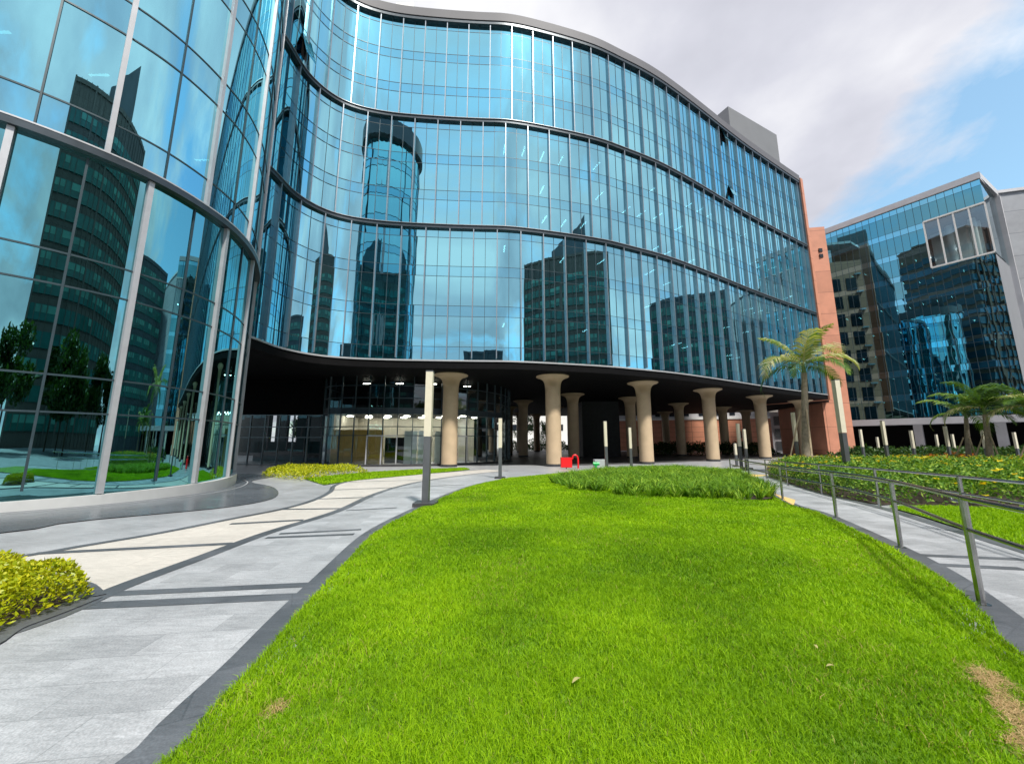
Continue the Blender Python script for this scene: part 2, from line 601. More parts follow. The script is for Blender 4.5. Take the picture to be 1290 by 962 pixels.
M['undercroft'] = stone('undercroft_shade_granite', (0.085, 0.085, 0.09), (0.9, 0.45), 0.25, contrast=0.08, rough=0.4)  # paving darkened so its colour carries the shade below the building
M['slate0'] = plain('dark_roof_fin', (0.05, 0.06, 0.07), 0.5)
M['sill'] = plain('white_sill_metal', (0.60, 0.61, 0.61), 0.4, 0.1, 0.05)
M['screen'] = plain('grey_plant_screen', (0.16, 0.165, 0.175), 0.55, 0.0, 0.06, 0.4)
# ------------------------------------------------------------------ the ground and its paving
g = MB()
xs = [-400, -60, 0, 60, 400]
ys = [-400, -30, 34, 500]
for i in range(len(xs) - 1):
    for j in range(len(ys) - 1):
        g.quad(*[(x, y, gz(y) - 0.012) for x, y in ((xs[i], ys[j]), (xs[i + 1], ys[j]), (xs[i + 1], ys[j + 1]), (xs[i], ys[j + 1]))])
struct(g.build('ground', M['plaza']))

def GP(*pts):
    return [G(x, y) for x, y in pts]

# lawn outline: left edge (towards the camera), far edge, right edge
lawn_left = [(-2.0, -4.0), (-1.85, -1.0), (-1.7, 0.8)] + GP((214, 957), (249.5, 913), (291, 870), (332.7, 826), (374, 776), (430, 716), (471.6, 672), (513, 649), (550.6, 630.7), (596, 612), (638, 603))
lawn_left = smooth(catmull(lawn_left, 6), 4)
lawn_right = GP((926, 598), (945, 608), (974, 625), (995, 637), (1026, 645), (1076, 668), (1126, 693), (1176, 722), (1217, 755), (1251, 784.5), (1290, 830)) + [(3.1, 1.5), (2.9, 0), (2.8, -4)]
lawn_right = smooth(catmull(lawn_right, 6), 4)
lawn_far = GP((700, 597), (760, 591), (850, 589))
lawn_poly = lawn_left + lawn_far + lawn_right

path_left = [(-4.9, -4.0), (-4.35, 1.0)] + GP((0, 801), (99.8, 763.8), (153.8, 738.8), (257.8, 701), (345, 668), (430, 643), (471.6, 622), (530, 606), (600, 596.5), (640, 593))
path_left = smooth(catmull(path_left, 6), 4)
nA = 90
pl, ll = resample(path_left, n=nA), resample(lawn_left, n=nA)
a = MB().ribbon(pl, ll, 0.004)
struct(a.build('granite_path', M['granite']))

cream_left = GP((0, 704.7), (83, 691), (199.6, 672), (291, 653.6), (357.6, 641), (399, 628.6), (418, 618), (420, 612), (440, 606), (480, 601), (560, 595), (610, 591))
cream_left = [(-9.5, -4), (-9.2, 0), (-9.0, 3.5)] + cream_left
cream_left = smooth(catmull(cream_left, 6), 3)
cl = resample(cream_left, n=nA)
struct(MB().ribbon(cl, pl, 0.003).build('sandstone_path', M['sand']))

# dark granite lines and edgings
ln = MB()
def stripe(curve, w, dz=0.009, shift=0.0):
    c = resample(smooth(curve, 2), n=140)
    ln.ribbon(offset(c, shift - w / 2), offset(c, shift + w / 2), dz)
stripe(path_left, 0.20)
stripe(cream_left, 0.16)
stripe(lawn_left, 0.24, 0.010, -0.08)
stripe(lawn_right, 0.26, 0.010, -0.10)
def cross(p, q, w, dz=0.0075):
    (x0, y0), (x1, y1) = G(*p), G(*q)
    d = Vector((x1 - x0, y1 - y0)).normalized()
    n = Vector((-d.y, d.x)) * (w / 2)
    ln.sheet([(x0 - n.x, y0 - n.y), (x1 - n.x, y1 - n.y), (x1 + n.x, y1 + n.y), (x0 + n.x, y0 + n.y)], dz)
for p, q, w in (((124.7, 749), (391, 736.7), .14), ((99.8, 764), (374, 751.5), .17),
                ((352, 672.5), (455, 667), .12), ((335, 677.5), (446, 673), .13),
                ((436, 643), (500, 639.5), .12), ((520, 613), (585, 610.5), .14)):
    cross(p, q, w)
for p, q, w in (((41.6, 697.5), (291, 684.8), .15), ((290, 660), (382, 655), .16), ((358, 641.5), (432, 640.5), .16),
                ((400, 628.5), (470, 626), .16), ((418, 617), (500, 614), .15), ((440, 607), (540, 604), .15)):
    cross(p, q, w)

# right-hand ramp path
rp_right = GP((934, 595.5), (968.6, 600), (1002, 611), (1035, 622), (1073, 631), (1119.5, 642), (1208.7, 670), (1290, 694)) + [(6.4, 4.2), (5.9, 2.5), (5.6, 0), (5.5, -4)]
rp_right = smooth(catmull(rp_right, 6), 3)
lr, rr_ = resample(lawn_right, n=nA), resample(rp_right, n=nA)
struct(MB().ribbon(lr, rr_, 0.005).build('ramp_path', M['granite']))
stripe(rp_right, 0.22, 0.011)
cross((1160.7, 699.6), (1290, 705), .13, 0.0085)
cross((1181, 711.6), (1290, 717), .14, 0.0085)
struct(ln.build('paving_edging', M['darkstone']))
# warm tactile slabs at the head of the ramp
tc = MB()
tc.sheet(GP((921, 601), (931, 596.6), (968, 598.5), (945, 601.5)), 0.014)
tc.sheet(GP((975, 622), (1002, 630), (1000, 637), (984, 628)), 0.014)
struct(tc.build('tactile_paving', plain('warm_tactile_slab', (0.62, 0.43, 0.16), 0.6)))

struct(MB().sheet([(-30, 36.6), (-18.5, 36.7), (-17.3, 35.4), (-10, 35.2), (-2, 38.5), (4, 34.9), (13, 38.8), (23, 44.2), (33, 50.6), (43, 56.2), (52, 76), (30, 88), (-2, 90), (-30, 88)], 0.004).build('undercroft_shade_floor', M['undercroft']))  # dark sheet added to deepen the shade under the raised building
# polished ring round the foot of the glass drum
ring_out = GP((0, 672), (83, 657.7), (199.6, 647), (291, 638), (341, 628.6), (351, 620), (341, 612), (315, 606)) + [(-13.2, 21.5), (-16, 23.2), (-20, 23.5)]
ring_out = [(-12.0, 4.5), (-11.4, 6.0)] + ring_out
ring_out = smooth(catmull(ring_out, 6), 2)
DRUM = [(-46, 6.2), (-24, 6.0), (-19, 5.75), (-16, 6.05), (-14.2, 6.75), (-12.7, 7.75), (-11.55, 8.85), (-10.75, 10.1), (-10.42, 11.6), (-10.45, 12.9), (-10.85, 14.3), (-11.5, 15.6), (-12.45, 17.05), (-13.9, 18.5), (-16, 19.6), (-19, 20.2), (-24, 20.4), (-46, 20.4)]
drum_curve = resample(smooth(catmull(DRUM, 12), 6), step=0.25)
ro = resample(ring_out, n=60)
k0 = [p for p in drum_curve if p[0] > -20]
ri = resample(k0, n=60)
struct(MB().ribbon(ri, ro, 0.006).build('ring_paving', M['ringstone']))
ln2 = MB()
c = resample(offset(k0, 0.55), n=100)
ln2.ribbon(c, offset(c, 0.05), 0.011)
struct(ln2.build('ring_joint', M['granite']))

# soil and turf base under the lawn (gently domed), with the worn bare strip at the right
def dome(X, Y):
    d = edge_dist(X, Y, lawn_poly)
    return 0.10 * (1 - np.exp(-d / 1.1)) + 0.03 * (vnoise(X, Y, 0.55, 3) - 0.5) * np.clip(d, 0, 1)
gx, gy = np.meshgrid(np.arange(-8, 20, 0.25), np.arange(-4.2, 33, 0.25))
ins = in_poly(gx, gy, lawn_poly)
Z = -SLOPE * np.clip(gy, -30, 34) + np.where(ins, dome(gx, gy), -0.03) + 0.012
idx = np.arange(gx.size).reshape(gx.shape)
cells = np.stack([idx[:-1, :-1], idx[:-1, 1:], idx[1:, 1:], idx[1:, :-1]], -1).reshape(-1, 4)
keep = ins.ravel()[cells].all(1)
lb = np_mesh('lawn_ground', np.stack([gx.ravel(), gy.ravel(), Z.ravel()], 1), cells[keep], M['turf'])
struct(lb)

def bare(X, Y):
    """worn straw-coloured strips in the lawn: along the ramp edge near the camera, and one small spot"""
    A = np.array(GP((1300, 975), (1288, 935), (1262, 895), (1240, 858)))
    d = np.full(X.shape, 9.0)
    for i in range(len(A) - 1):
        dx, dy = A[i + 1] - A[i]
        t = np.clip(((X - A[i, 0]) * dx + (Y - A[i, 1]) * dy) / (dx * dx + dy * dy), 0, 1)
        d = np.minimum(d, np.hypot(X - A[i, 0] - t * dx, Y - A[i, 1] - t * dy))
    a = np.clip(1 - d / (0.02 + 0.16 * vnoise(X, Y, 7, 9)), 0, 1) * (.35 + .7 * vnoise(X, Y, 16, 11))
    sx, sy = G(345, 905)
    b = np.clip(1 - np.hypot(X - sx, (Y - sy)) / (0.03 + 0.13 * vnoise(X, Y, 9, 4)), 0, 1) * (.3 + .6 * vnoise(X, Y, 18, 12))
    return np.maximum(a, b)

VS, FS, TS = [], [], []
o = 0
# rings of distance: (y0, y1, density per m2, height, width)
for (r0, r1, dens, hh, ww) in ((0.6, 2.6, 15000, .044, .0032), (2.6, 4.2, 9500, .046, .0042), (4.2, 7, 4600, .048, .0065), (7, 11, 2000, .05, .011), (11, 18, 800, .055, .019), (18, 34, 300, .06, .036)):
    m = int(dens * 3.2 * (r1 * r1 - r0 * r0) * 0.6)
    rad = np.sqrt(rng.uniform(r0 * r0, r1 * r1, m))
    an = rng.uniform(R(-65), R(65), m)
    X, Y = rad * np.sin(an), rad * np.cos(an)
    k = in_poly(X, Y, lawn_poly)
    X, Y = X[k], Y[k]
    b = bare(X, Y)
    k = rng.random(len(X)) > b * 1.15
    X, Y, b = X[k], Y[k], b[k]
    n = len(X)
    clump = vnoise(X, Y, 7.0, 1) * 0.6 + vnoise(X, Y, 2.2, 2) * 0.4
    Zb = -SLOPE * Y + dome(X, Y) + 0.01
    h = hh * (0.55 + 0.9 * clump) * rng.uniform(0.55, 1.25, n) * (1 - 0.4 * b)
    w = ww * rng.uniform(0.6, 1.3, n)
    tone = 0.10 + 0.42 * rng.random(n) + 0.36 * (vnoise(X, Y, 1.3, 5) - 0.3) + 0.20 * (vnoise(X, Y, .45, 15) - .4) + 0.25 * (clump - 0.5)
    tone = np.clip(tone, 0, 0.9)
    dry = (rng.random(n) < 0.012 + 0.5 * b + 0.05 * (vnoise(X, Y, 0.9, 8) > 0.78))
    tone[dry] = 1.0
    V, Fq, T = blades(X, Y, Zb, h, w, h * rng.uniform(0.2, 1.1, n), tone)
    VS.append(V); FS.append(Fq + o); TS.append(T); o += len(V)
gr = np_mesh('lawn_grass', np.concatenate(VS), np.concatenate(FS), M['grass'], np.concatenate(TS))
tag(gr, 'bright green mown lawn sweeping between the granite path and the ramp', 'lawn', kind='stuff')

# straw litter on the bare strip, a few fallen leaves
sx = rng.uniform(-1, 1, 5200); sy = rng.uniform(0, 1, 5200)
A = G(1300, 975); B = G(1240, 858)
X = A[0] + (B[0] - A[0]) * sy + sx * 0.2
Y = A[1] + (B[1] - A[1]) * sy + rng.normal(size=5200) * 0.05
X2, Y2 = G(345, 905)
X = np.concatenate([X, X2 + rng.normal(size=300) * 0.06]); Y = np.concatenate([Y, Y2 + rng.normal(size=300) * 0.06])
k = bare(X, Y) > 0.12 + .4 * rng.random(len(X))
X, Y = X[k], Y[k]
V, Fq, T = blades(X, Y, -SLOPE * Y + dome(X, Y) + 0.024, np.full(len(X), .014), np.full(len(X), .004), rng.uniform(.02, .07, len(X)), rng.random(len(X)))
st = np_mesh('straw', V, Fq, leafmat('dry_straw', [(0, (0.30, 0.20, 0.08)), (1, (0.55, 0.40, 0.20))], 0.2), T)
tag(st, 'dry straw lying on the worn bare strip at the ramp edge of the lawn', 'straw', kind='stuff')

lf = leafmat('dry_leaf_surface', [(0, (0.42, 0.38, 0.16)), (1, (0.42, 0.38, 0.16))], 0.2)
for (px, py, L, an, lab) in ((727, 892, .07, 0.7, 'pale dry leaf lying on the lawn at the centre front'),
                             (1050, 869, .055, 0.1, 'small curled dry leaf on the lawn near the bare straw strip'),
                             (1031, 842, .05, 1.3, 'thin upright straw-coloured leaf in the lawn towards the ramp')):
    x, y = G(px, py)
    z = gz(y) + float(dome(np.array([x]), np.array([y]))[0]) + 0.058
    b = MB()
    ca, sa = math.cos(an), math.sin(an)
    pts = []
    for i in range(7):
        t = i / 6
        wd = 0.16 * L * math.sin(PI * min(1, t * 0.95 + 0.03))
        cx, cy, cz = (t - .5) * L, 0, 0.15 * L * math.sin(PI * t)
        for s_ in (-1, 1):
            pts.append((x + cx * ca - s_ * wd * sa, y + cx * sa + s_ * wd * ca, z + cz + 0.03 * L))
    b.add(pts, [(2 * i, 2 * i + 1, 2 * i + 3, 2 * i + 2) for i in range(6)])
    tag(b.build('dry_leaf', lf, smooth=True, off=(x, y, z)), lab, 'leaf', 'fallen leaves on the lawn')

# far grass strip beside the lobby, and the grass strip between ramp and flower bed
def turf_strip(name, poly, lab, dens, hh, ww):
    A = np.array(poly)
    area = 0.5 * abs(np.dot(A[:, 0], np.roll(A[:, 1], 1)) - np.dot(A[:, 1], np.roll(A[:, 0], 1)))
    X, Y = scatter(poly, int(area * dens))
    n = len(X)
    V, Fq, T = blades(X, Y, -SLOPE * np.clip(Y, -30, 34) + 0.02, hh * rng.uniform(.6, 1.3, n), np.full(n, ww), hh * rng.uniform(.2, 1, n), np.clip(0.2 + 0.5 * rng.random(n), 0, .9))
    ob = np_mesh(name, V, Fq, M['grass'], T)
    tag(ob, lab, 'grass', kind='stuff')
    struct(MB().sheet(poly, 0.016).build('turf_base', M['turf']))
turf_strip('grass_strip', GP((383, 603), (408, 610.8), (450, 605), (520, 598.5), (592, 591.5), (585, 589.5), (520, 592), (468, 595)), 'far narrow grass strip in front of the lobby', 260, .07, .05)
turf_strip('grass_verge', GP((1120, 639), (1160, 650), (1213, 667), (1290, 690)) + [(6.9, 4.7), (11.5, 7.2)] + GP((1310, 648), (1290, 643), (1192, 639)), 'grass verge between the ramp and the flower bed', 1500, .06, .012)
# ------------------------------------------------------------------ the wave-fronted main building
ZB, Z1, Z2, Z3, ZP = 8.12, 20.32, 31.25, 42.3, 43.35
def bottom(px, py):
    return atZ(px, py, ZB)
fpts = [bottom(x, y) for x, y in ((313.7, 424.3), (351.5, 438.2), (403, 448), (464.7, 452.3), (540, 454), (600, 454.8), (640, 455.2), (690, 457.3), (760, 461.2), (800, 464.8), (849.5, 469.8), (904, 477.5), (959, 486), (1000, 491.7), (1040, 497))]
fpts = [(-17.8, 20.7)] + fpts
fcurve = resample(smooth(catmull(fpts, 10), 10), n=400)
# regular bays of two panes
FL = sum(math.dist(fcurve[i], fcurve[i + 1]) for i in range(len(fcurve) - 1))
NB = int(round(FL / 2.12))
def at_len(t, curve=fcurve):
    A = np.array(curve)
    L = np.concatenate([[0], np.cumsum(np.linalg.norm(np.diff(A, axis=0), axis=1))])
    return (float(np.interp(t, L, A[:, 0])), float(np.interp(t, L, A[:, 1])))

main = empty('office_building', (14, 36, gz(36)), 'office building with a long wavy blue glass front raised on stone columns', 'building')

def pane(mb, p, q, z0, z1, mi, jit=0.0011):
    """one flat glass sheet, set a hair out of true like real glazing"""
    line = p if q is None else [p, q]
    p, q = line[0], line[-1]
    d = Vector((q[0] - p[0], q[1] - p[1], 0)).normalized()
    n = Vector((d.y, -d.x, 0))
    a, b = random.gauss(0, jit), random.gauss(0, jit)
    w, h = math.dist(p, q), z1 - z0
    k = len(line)
    vs = []
    for t, z in ((-.5, z0), (.5, z1)):
        for i, pt in enumerate(line):
            o_ = n * (a * w * (i / (k - 1) - .5) + b * h * t)
            vs.append((pt[0] + o_.x, pt[1] + o_.y, z))
    mb.add(vs, [(i, i + 1, k + i + 1, k + i) for i in range(k - 1)], mi)

def bar(mb, p, q, z, h, proud, mi):
    mb.wallbox(p, q, proud, z - h / 2, z + h / 2, mi, out=proud / 2 - 0.006)

def window_bay(mb, panes, z0, storeys, sp, vh, foot=0.0, thin=0.035):
    """glass of one bay: 'pts' are the plan points of its panes; storeys of spandrel + vision glass"""
    for line in panes:
        p, q = line[0], line[-1]
        z = z0
        if foot:
            pane(mb, line, None, z, z + foot, 1); z += foot
            bar(mb, p, q, z, thin, 0.02, 2)
        for s_ in range(storeys):
            pane(mb, line, None, z, z + vh, 0)
            pane(mb, line, None, z + vh, z + vh + sp, 1)
            bar(mb, p, q, z + vh, thin, 0.02, 2)
            if s_ < storeys - 1:
                bar(mb, p, q, z + vh + sp, thin, 0.02, 2)
            z += vh + sp
    pts = [panes[0][0]] + [l_[-1] for l_ in panes]
    for i in range(1, len(pts) - 1):
        p = pts[i]
        d = Vector((pts[i + 1][0] - pts[i - 1][0], pts[i + 1][1] - pts[i - 1][1], 0)).normalized()
        n = Vector((d.y, -d.x, 0))
        ztop = z0 + foot + storeys * (sp + vh)
        mb.obox((p[0] + n.x * .014, p[1] + n.y * .014, (z0 + ztop) / 2), d * .018, n * .016, (0, 0, (ztop - z0) / 2 - .01), 2)

fins = MB()
sections = [(ZB, Z1, 1.2, 0.0), (Z1, Z2, 0.0, 0.72), (Z2, Z3, 0.0, 1.3)]
bays = []
for si, (z0, z1, foot, sh) in enumerate(sections):
    st = [0.0] + [sh + i * (FL / NB) for i in range(NB + 1) if 0.35 < sh + i * (FL / NB) < FL - 0.35] + [FL]
    for i in range(len(st) - 1):
        md = (st[i] + st[i + 1]) / 2
        pts = [[at_len(t) for t in np.linspace(a0, a1, 8)] for a0, a1 in ((st[i], md), (md, st[i + 1]))]
        bays.append((si, z0, z1, foot, pts))
    for i, t in enumerate(st):
        p, e = at_len(t), at_len(min(FL, t + 0.05))
        b0 = at_len(max(0, t - 0.05))
        d = Vector((e[0] - b0[0], e[1] - b0[1], 0)).normalized()
        n = Vector((d.y, -d.x, 0))
        fins.obox((p[0] + n.x * .12, p[1] + n.y * .12, (z0 + z1) / 2), d * .042, n * .13, (0, 0, (z1 - z0) / 2 - .18))
fins.build('mullion_frame', M['fin'], main)
def bay_share(b):
    p = b[4][1][0]
    return -math.hypot(p[0], p[1])
hid = [b for b in bays if b[4][1][-1][1] < 22]
vis = sorted([b for b in bays if b not in hid], key=bay_share, reverse=True)
rest = MB()
for k, (si, z0, z1, foot, pts) in enumerate(vis + hid):
    mb = MB() if k < 99 else rest
    h = (z1 - z0 - foot) / 3
    window_bay(mb, pts, z0 + .02, 3, 0.95, h - 0.95 - .012, foot)
    if k < 99:
        mb.build('window', [M['facade'], M['spandrel'], M['thin']], main, smooth=True)
tag(rest.build('window', [M['facade'], M['spandrel'], M['thin']], main, smooth=True), kind='stuff')

# bands, soffit lip, parapet
for z in (Z1, Z2):
    MB().sweep(fcurve, -0.05, 0.26, z - 0.17, z + 0.12).build('floor_band', M['band'], main)
MB().sweep(fcurve, -0.05, 0.34, Z1 + .125, Z1 + .17).sweep(fcurve, -0.05, 0.34, Z2 + .125, Z2 + .17).build('silver_trim', M['frame'], main)
MB().sweep(fcurve, -0.05, 0.32, ZB - 0.11, ZB + 0.02).build('edge_trim', M['pale'], main)
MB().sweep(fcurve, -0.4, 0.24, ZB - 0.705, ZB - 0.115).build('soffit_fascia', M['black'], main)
MB().sweep(fcurve, -0.05, 0.30, Z3 - 0.25, Z3 + 0.10).build('floor_band', M['band'], main)
MB().sweep(fcurve, -0.6, 0.36, Z3 + 0.105, ZP).build('parapet', M['parapet'], main)
inner = offset(fcurve, -0.45)
back = [(49.5, 58), (52, 76), (30, 88), (-2, 90), (-34, 88), (-34, 20.9)]
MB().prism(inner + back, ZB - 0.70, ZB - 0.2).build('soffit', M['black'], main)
MB().prism(offset(fcurve, -0.62) + back, Z3 + 0.2, Z3 + 0.7).build('roof', M['concrete'], main)
core = offset(fcurve, -11)[60:-30]
deep = [(50, 77), (30, 87), (-2, 89), (-33, 87), (-33, 40)]
MB().prism(core + deep, ZB - .19, Z3 + .19).build('inner_core', M['dark'], main)
# floors seen dimly through the glass, with their tube lights
fin_in, fin_back = offset(fcurve, -0.3), offset(fcurve, -10.8)
for si, (z0, z1, foot, sh) in enumerate(sections):
    h = (z1 - z0 - foot) / 3
    for s_ in range(3):
        zt = z0 + foot + (s_ + 1) * h
        m = MB()
        n = len(fin_in)
        for i in range(0, n - 4, 4):
            j = min(i + 4, n - 1)
            a_, b_, c_, d_ = fin_in[i], fin_in[j], fin_back[j], fin_back[i]
            m.add([(*a_, zt - .9), (*b_, zt - .9), (*c_, zt - .9), (*d_, zt - .9)], [(0, 1, 2, 3)])
            m.add([(*a_, zt), (*b_, zt), (*c_, zt), (*d_, zt)], [(0, 1, 2, 3)])
        m.build('floor_slab', M['slab'], main)
tubes = MB()
for si, (z0, z1, foot, sh) in enumerate(sections[:2]):
    h = (z1 - z0 - foot) / 3
    for s_ in range(3):
        zt = z0 + foot + (s_ + 1) * h - 0.98
        for t in np.arange(24, FL - 1, 2.12):
            if random.random() < 0.28:
                p, q = at_len(t), at_len(t + 0.1)
                d = Vector((q[0] - p[0], q[1] - p[1], 0)).normalized()
                n = Vector((d.y, -d.x, 0))
                c = Vector((*p, zt)) - n * random.uniform(1.6, 2.6)
                tubes.obox(c, n * 0.65, d * 0.045, (0, 0, 0.02))
tag(tubes.build('ceiling_light', M['strip'], main), kind='stuff')

# roof-top plant screen
a_, b_ = atZ(921.5, 160, Z3 + .7), atZ(990, 198, Z3 + .7)
A_, B_ = Vector(a_), Vector(b_)
dd = (B_ - A_).normalized(); nn = Vector((-dd.y, dd.x))
A2 = A_ + nn * 1.6 + dd * 2.4; B2 = B_ + nn * 1.6 + dd * 1.6
zr = atY(921, 134, A2.y)[2]
MB().prism([tuple(A2), tuple(B2), tuple(B2 + nn * 5), tuple(A2 + nn * 5)], Z3 + .7, zr).build('plant_screen', M['screen'], main)
rx, ry, _ = atY(512, 4, 36)
MB().box(rx - 1.2, rx + .9, 36, 38, Z3 + .7, atY(512, 3, 36)[2]).build('plant_room', M['white'], main)

# small opened casements
def casement(px, py, w, h, sz):
    x, y, z = None, None, None
    best = None
    for i, p in enumerate(fcurve):
        e = abs(p[0] / p[1] - (px - CX) / F / ray(px, py)[1])
        if p[1] > 21 and (best is None or e < best[0]):
            best = (e, i)
    i = best[1]
    p = fcurve[i]
    z = atY(px, py, p[1])[2]
    n = Vector((*normals(fcurve)[i], 0))
    d = Vector((-n.y, n.x, 0))
    t = MB()
    c = Vector((*p, z))
    up = Vector((0, 0, 1)) * (h / 2)
    tilt = (up * math.cos(.28) - n * math.sin(.28) * (h / 2))
    t.obox(c + n * (0.05 + math.sin(.28) * h / 2), d * (w / 2), tilt, n * 0.02)
    o_ = t.build('open_casement', M['facade'], main)
    MB().obox(c + n * 0.012, d * (w / 2), up, n * 0.01).build('casement_opening', M['black'], o_)
for px, py, w, h in ((911, 172, 1.0, 1.7), (921, 242, 1.0, 1.6), (385, 62, 1.0, 2.2)):
    casement(px, py, w, h, 0)

# columns
def column_mesh(ztop, r=0.70):
    zg = gz(40)
    m = MB()
    prof = [(r, zg + .22, 0), (r, ztop - 1.7, 0), (r, ztop - 1.3, .5), (r * 1.04, ztop - .95, 1), (r * 1.1, ztop - .7, 1), (r * 1.22, ztop - .48, 1), (r * 1.42, ztop - .32, 1), (r * 1.75, ztop - .19, 1), (r * 2.1, ztop - .12, .6), (r * 2.2, ztop - .07, 0), (r * 2.2, ztop, 0)]
    m.lathe(prof, n=96, flute=0.07)
    return m
proto = None
spots = [(567, 33.9), (697, 34.6), (812, 38.4), (894.5, 43.6), (959.5, 50.0), (1011, 55.5),
         (722, 48.0), (794.5, 52.0), (856, 60.0), (911, 66.5), (838, 77.0), (659, 56.0), (676, 84.0), (700, 66.0), (940, 74), (641, 66), (655, 80)]
for i, (px, y) in enumerate(spots):
    u = (px - CX) / F
    x = u * y / ray(px, 530)[1]
    if proto is None:
        proto = column_mesh(ZB - .70).build('column', M['column'], main, smooth=True, off=(0, 0, 0))
        ring = MB().lathe([(.735, gz(40) - .02), (.735, gz(40) + .215)], n=40).build('column_foot', M['plinth'], proto, smooth=True, off=(0, 0, 0))
        cobj = proto
    else:
        cobj = copy_tree(proto, main)
    cobj.location = (x - 14, y - 36, -gz(36))

# dark stair core on the ground floor
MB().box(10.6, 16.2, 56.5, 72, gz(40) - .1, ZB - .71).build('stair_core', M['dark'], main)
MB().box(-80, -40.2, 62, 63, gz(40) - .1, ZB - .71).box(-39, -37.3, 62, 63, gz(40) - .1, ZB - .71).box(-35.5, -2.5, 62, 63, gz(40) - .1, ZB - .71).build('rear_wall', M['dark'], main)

# terracotta end return
e0 = Vector(fcurve[-1]); en = normals(fcurve)[-1]; et = Vector((-en[1], en[0]))
nv = Vector((en[0], en[1]))
r0 = e0 + et * 0.12 + nv * 0.42
tb = MB().prism([tuple(r0), tuple(r0 + et * .75), tuple(r0 + et * .75 - nv * 9), tuple(r0 - nv * 9)], ZB - .75, ZP - .35)
tb.build('end_wall', M['terra'], main)

# ------------------------------------------------------------------ ground-floor glass lobby under it
lob = empty('glass_lobby', (-9, 36, gz(36)), 'two storey curved glass lobby tucked under the wavy office building', 'lobby')
lcurve = [(-18.3, 39.5), (-18.1, 36.5), (-17.5, 34.9), (-15.4, 34.3), (-12, 34.2), (-9, 34.7), (-6, 35.9), (-3.5, 37.8), (-1.6, 40.3), (-.5, 43.2), (-.3, 46.5), (-1.2, 50)]
lcurve = resample(smooth(catmull(lcurve, 10), 6), step=0.3)
LL = 0.3 * (len(lcurve) - 1)
zg, zt = gz(36), ZB - .705
lv = [zg + .18, zg + 2.75, zg + 3.55, zg + 4.75, zg + 5.25, zg + 6.2, zt - .9, zt - .02]
fr = MB()
n = int(round(LL / 1.32))
lp = [at_len(i * LL / n, lcurve) for i in range(n + 1)]
for i in range(n):
    mb = MB()
    for z0, z1 in zip(lv[:-1], lv[1:]):
        pane(mb, lp[i], lp[i + 1], z0, z1, 1 if abs(z0 - lv[3]) < .01 else 0, 0.004)
    mb.build('window', [M['lobby'], M['band']], lob)
    for z in lv[1:-1]:
        fr.wallbox(lp[i], lp[i + 1], .10, z - .035, z + .035, 0, out=.02)
for p in lp:
    i = min(range(len(lcurve)), key=lambda k: math.dist(lcurve[k], p))
    nr = normals(lcurve)[i]
    d = (-nr[1], nr[0], 0)
    fr.obox((p[0], p[1], (zg + zt) / 2), Vector(d) * .035, Vector((nr[0], nr[1], 0)) * .09, (0, 0, (zt - zg) / 2 - .02))
fr.build('window_frame', M['thin'], lob)
MB().sweep(lcurve, -.1, .35, zg - .1, zg + .17).build('plinth', M['plinth'], lob)
lin = offset(lcurve, -.2)
cap = [(-3, 55), (-18, 55)]
MB().prism(lin + cap, zg + 4.78, zg + 5.22).build('mezzanine_floor', M['slab'], lob)
MB().prism(lin + cap, zg + .02, zg + .1).build('lobby_floor', M['concrete'], lob)
# rooms behind the glass: pale walls, timber panel, frosted screens
MB().box(-18, -4.2, 41.5, 41.7, zg + .1, zg + 4.77).build('back_wall', M['beige'], lob)
MB().box(-18, -2, 46, 46.2, zg + 5.23, zt).build('upper_back_wall', M['dark'], lob)
MB().box(-17.2, -17.0, 35.8, 41.4, zg + .1, zg + 4.77).build('side_wall', M['beige'], lob)
tw = MB()
for k in range(4):
    tw.box(-17.0 + k * 1.22, -17.0 + k * 1.22 + 1.2, 35.55, 35.65, zg + .12, zg + 3.3)
tw.build('timber_panel', M['wood'], lob)
fs = MB()
for x0, x1, y0, y1 in ((-10.3, -9.1, 36.1, 36.5), (-9.05, -8.0, 36.5, 37), (-7.6, -6.6, 37.2, 37.7)):
    fs.box(x0, x1, y0, y0 + .08, zg + .12, zg + 3.2)
fs.build('frosted_screen', M['frost'], lob)
MB().box(-12.6, -10.5, 37.5, 39.5, zg + .1, zg + 2.6).build('dark_doorway', M['black'], lob)
cl_ = MB()
for x in np.arange(-16.6, -5, 1.9):
    cl_.box(x, x + .5, 37.6, 38.1, zg + 4.70, zg + 4.765)
    cl_.box(x + .9, x + 1.4, 40.0, 40.5, zg + 4.70, zg + 4.765)
cl_.build('ceiling_light', M['tube'], lob)
ul = MB()
for x in np.arange(-15, -3, 3.3):
    ul.box(x, x + .7, 37.2 + max(0, (x + 9) * .5), 37.28 + max(0, (x + 9) * .5), zt - .3, zt - .24)
ul.build('upper_ceiling_light', M['tube'], lob)
# doors: pale framed leaves
for dx, dy in ((lp[7], lp[8]), (lp[8], lp[9]), (lp[13], lp[14])):
    dr = MB()
    P0, P1 = Vector((*dx, 0)), Vector((*dy, 0))
    d = (P1 - P0).normalized(); nr = Vector((d.y, -d.x, 0))
    for q in (P0, P1):
        dr.obox(q + nr * .13 + Vector((0, 0, zg + 1.47)), d * .05, nr * .05, (0, 0, 1.29))
    dr.obox((P0 + P1) / 2 + nr * .13 + Vector((0, 0, zg + 2.72)), (P1 - P0) / 2, nr * .045, (0, 0, .06))
    dob = dr.build('door_frame', M['pale'], lob)
    hd = MB().obox(P0 + d * .25 + nr * .2 + Vector((0, 0, zg + 1.2)), d * .02, nr * .02, (0, 0, .35))
    hd.build('handle', M['steel'], dob)

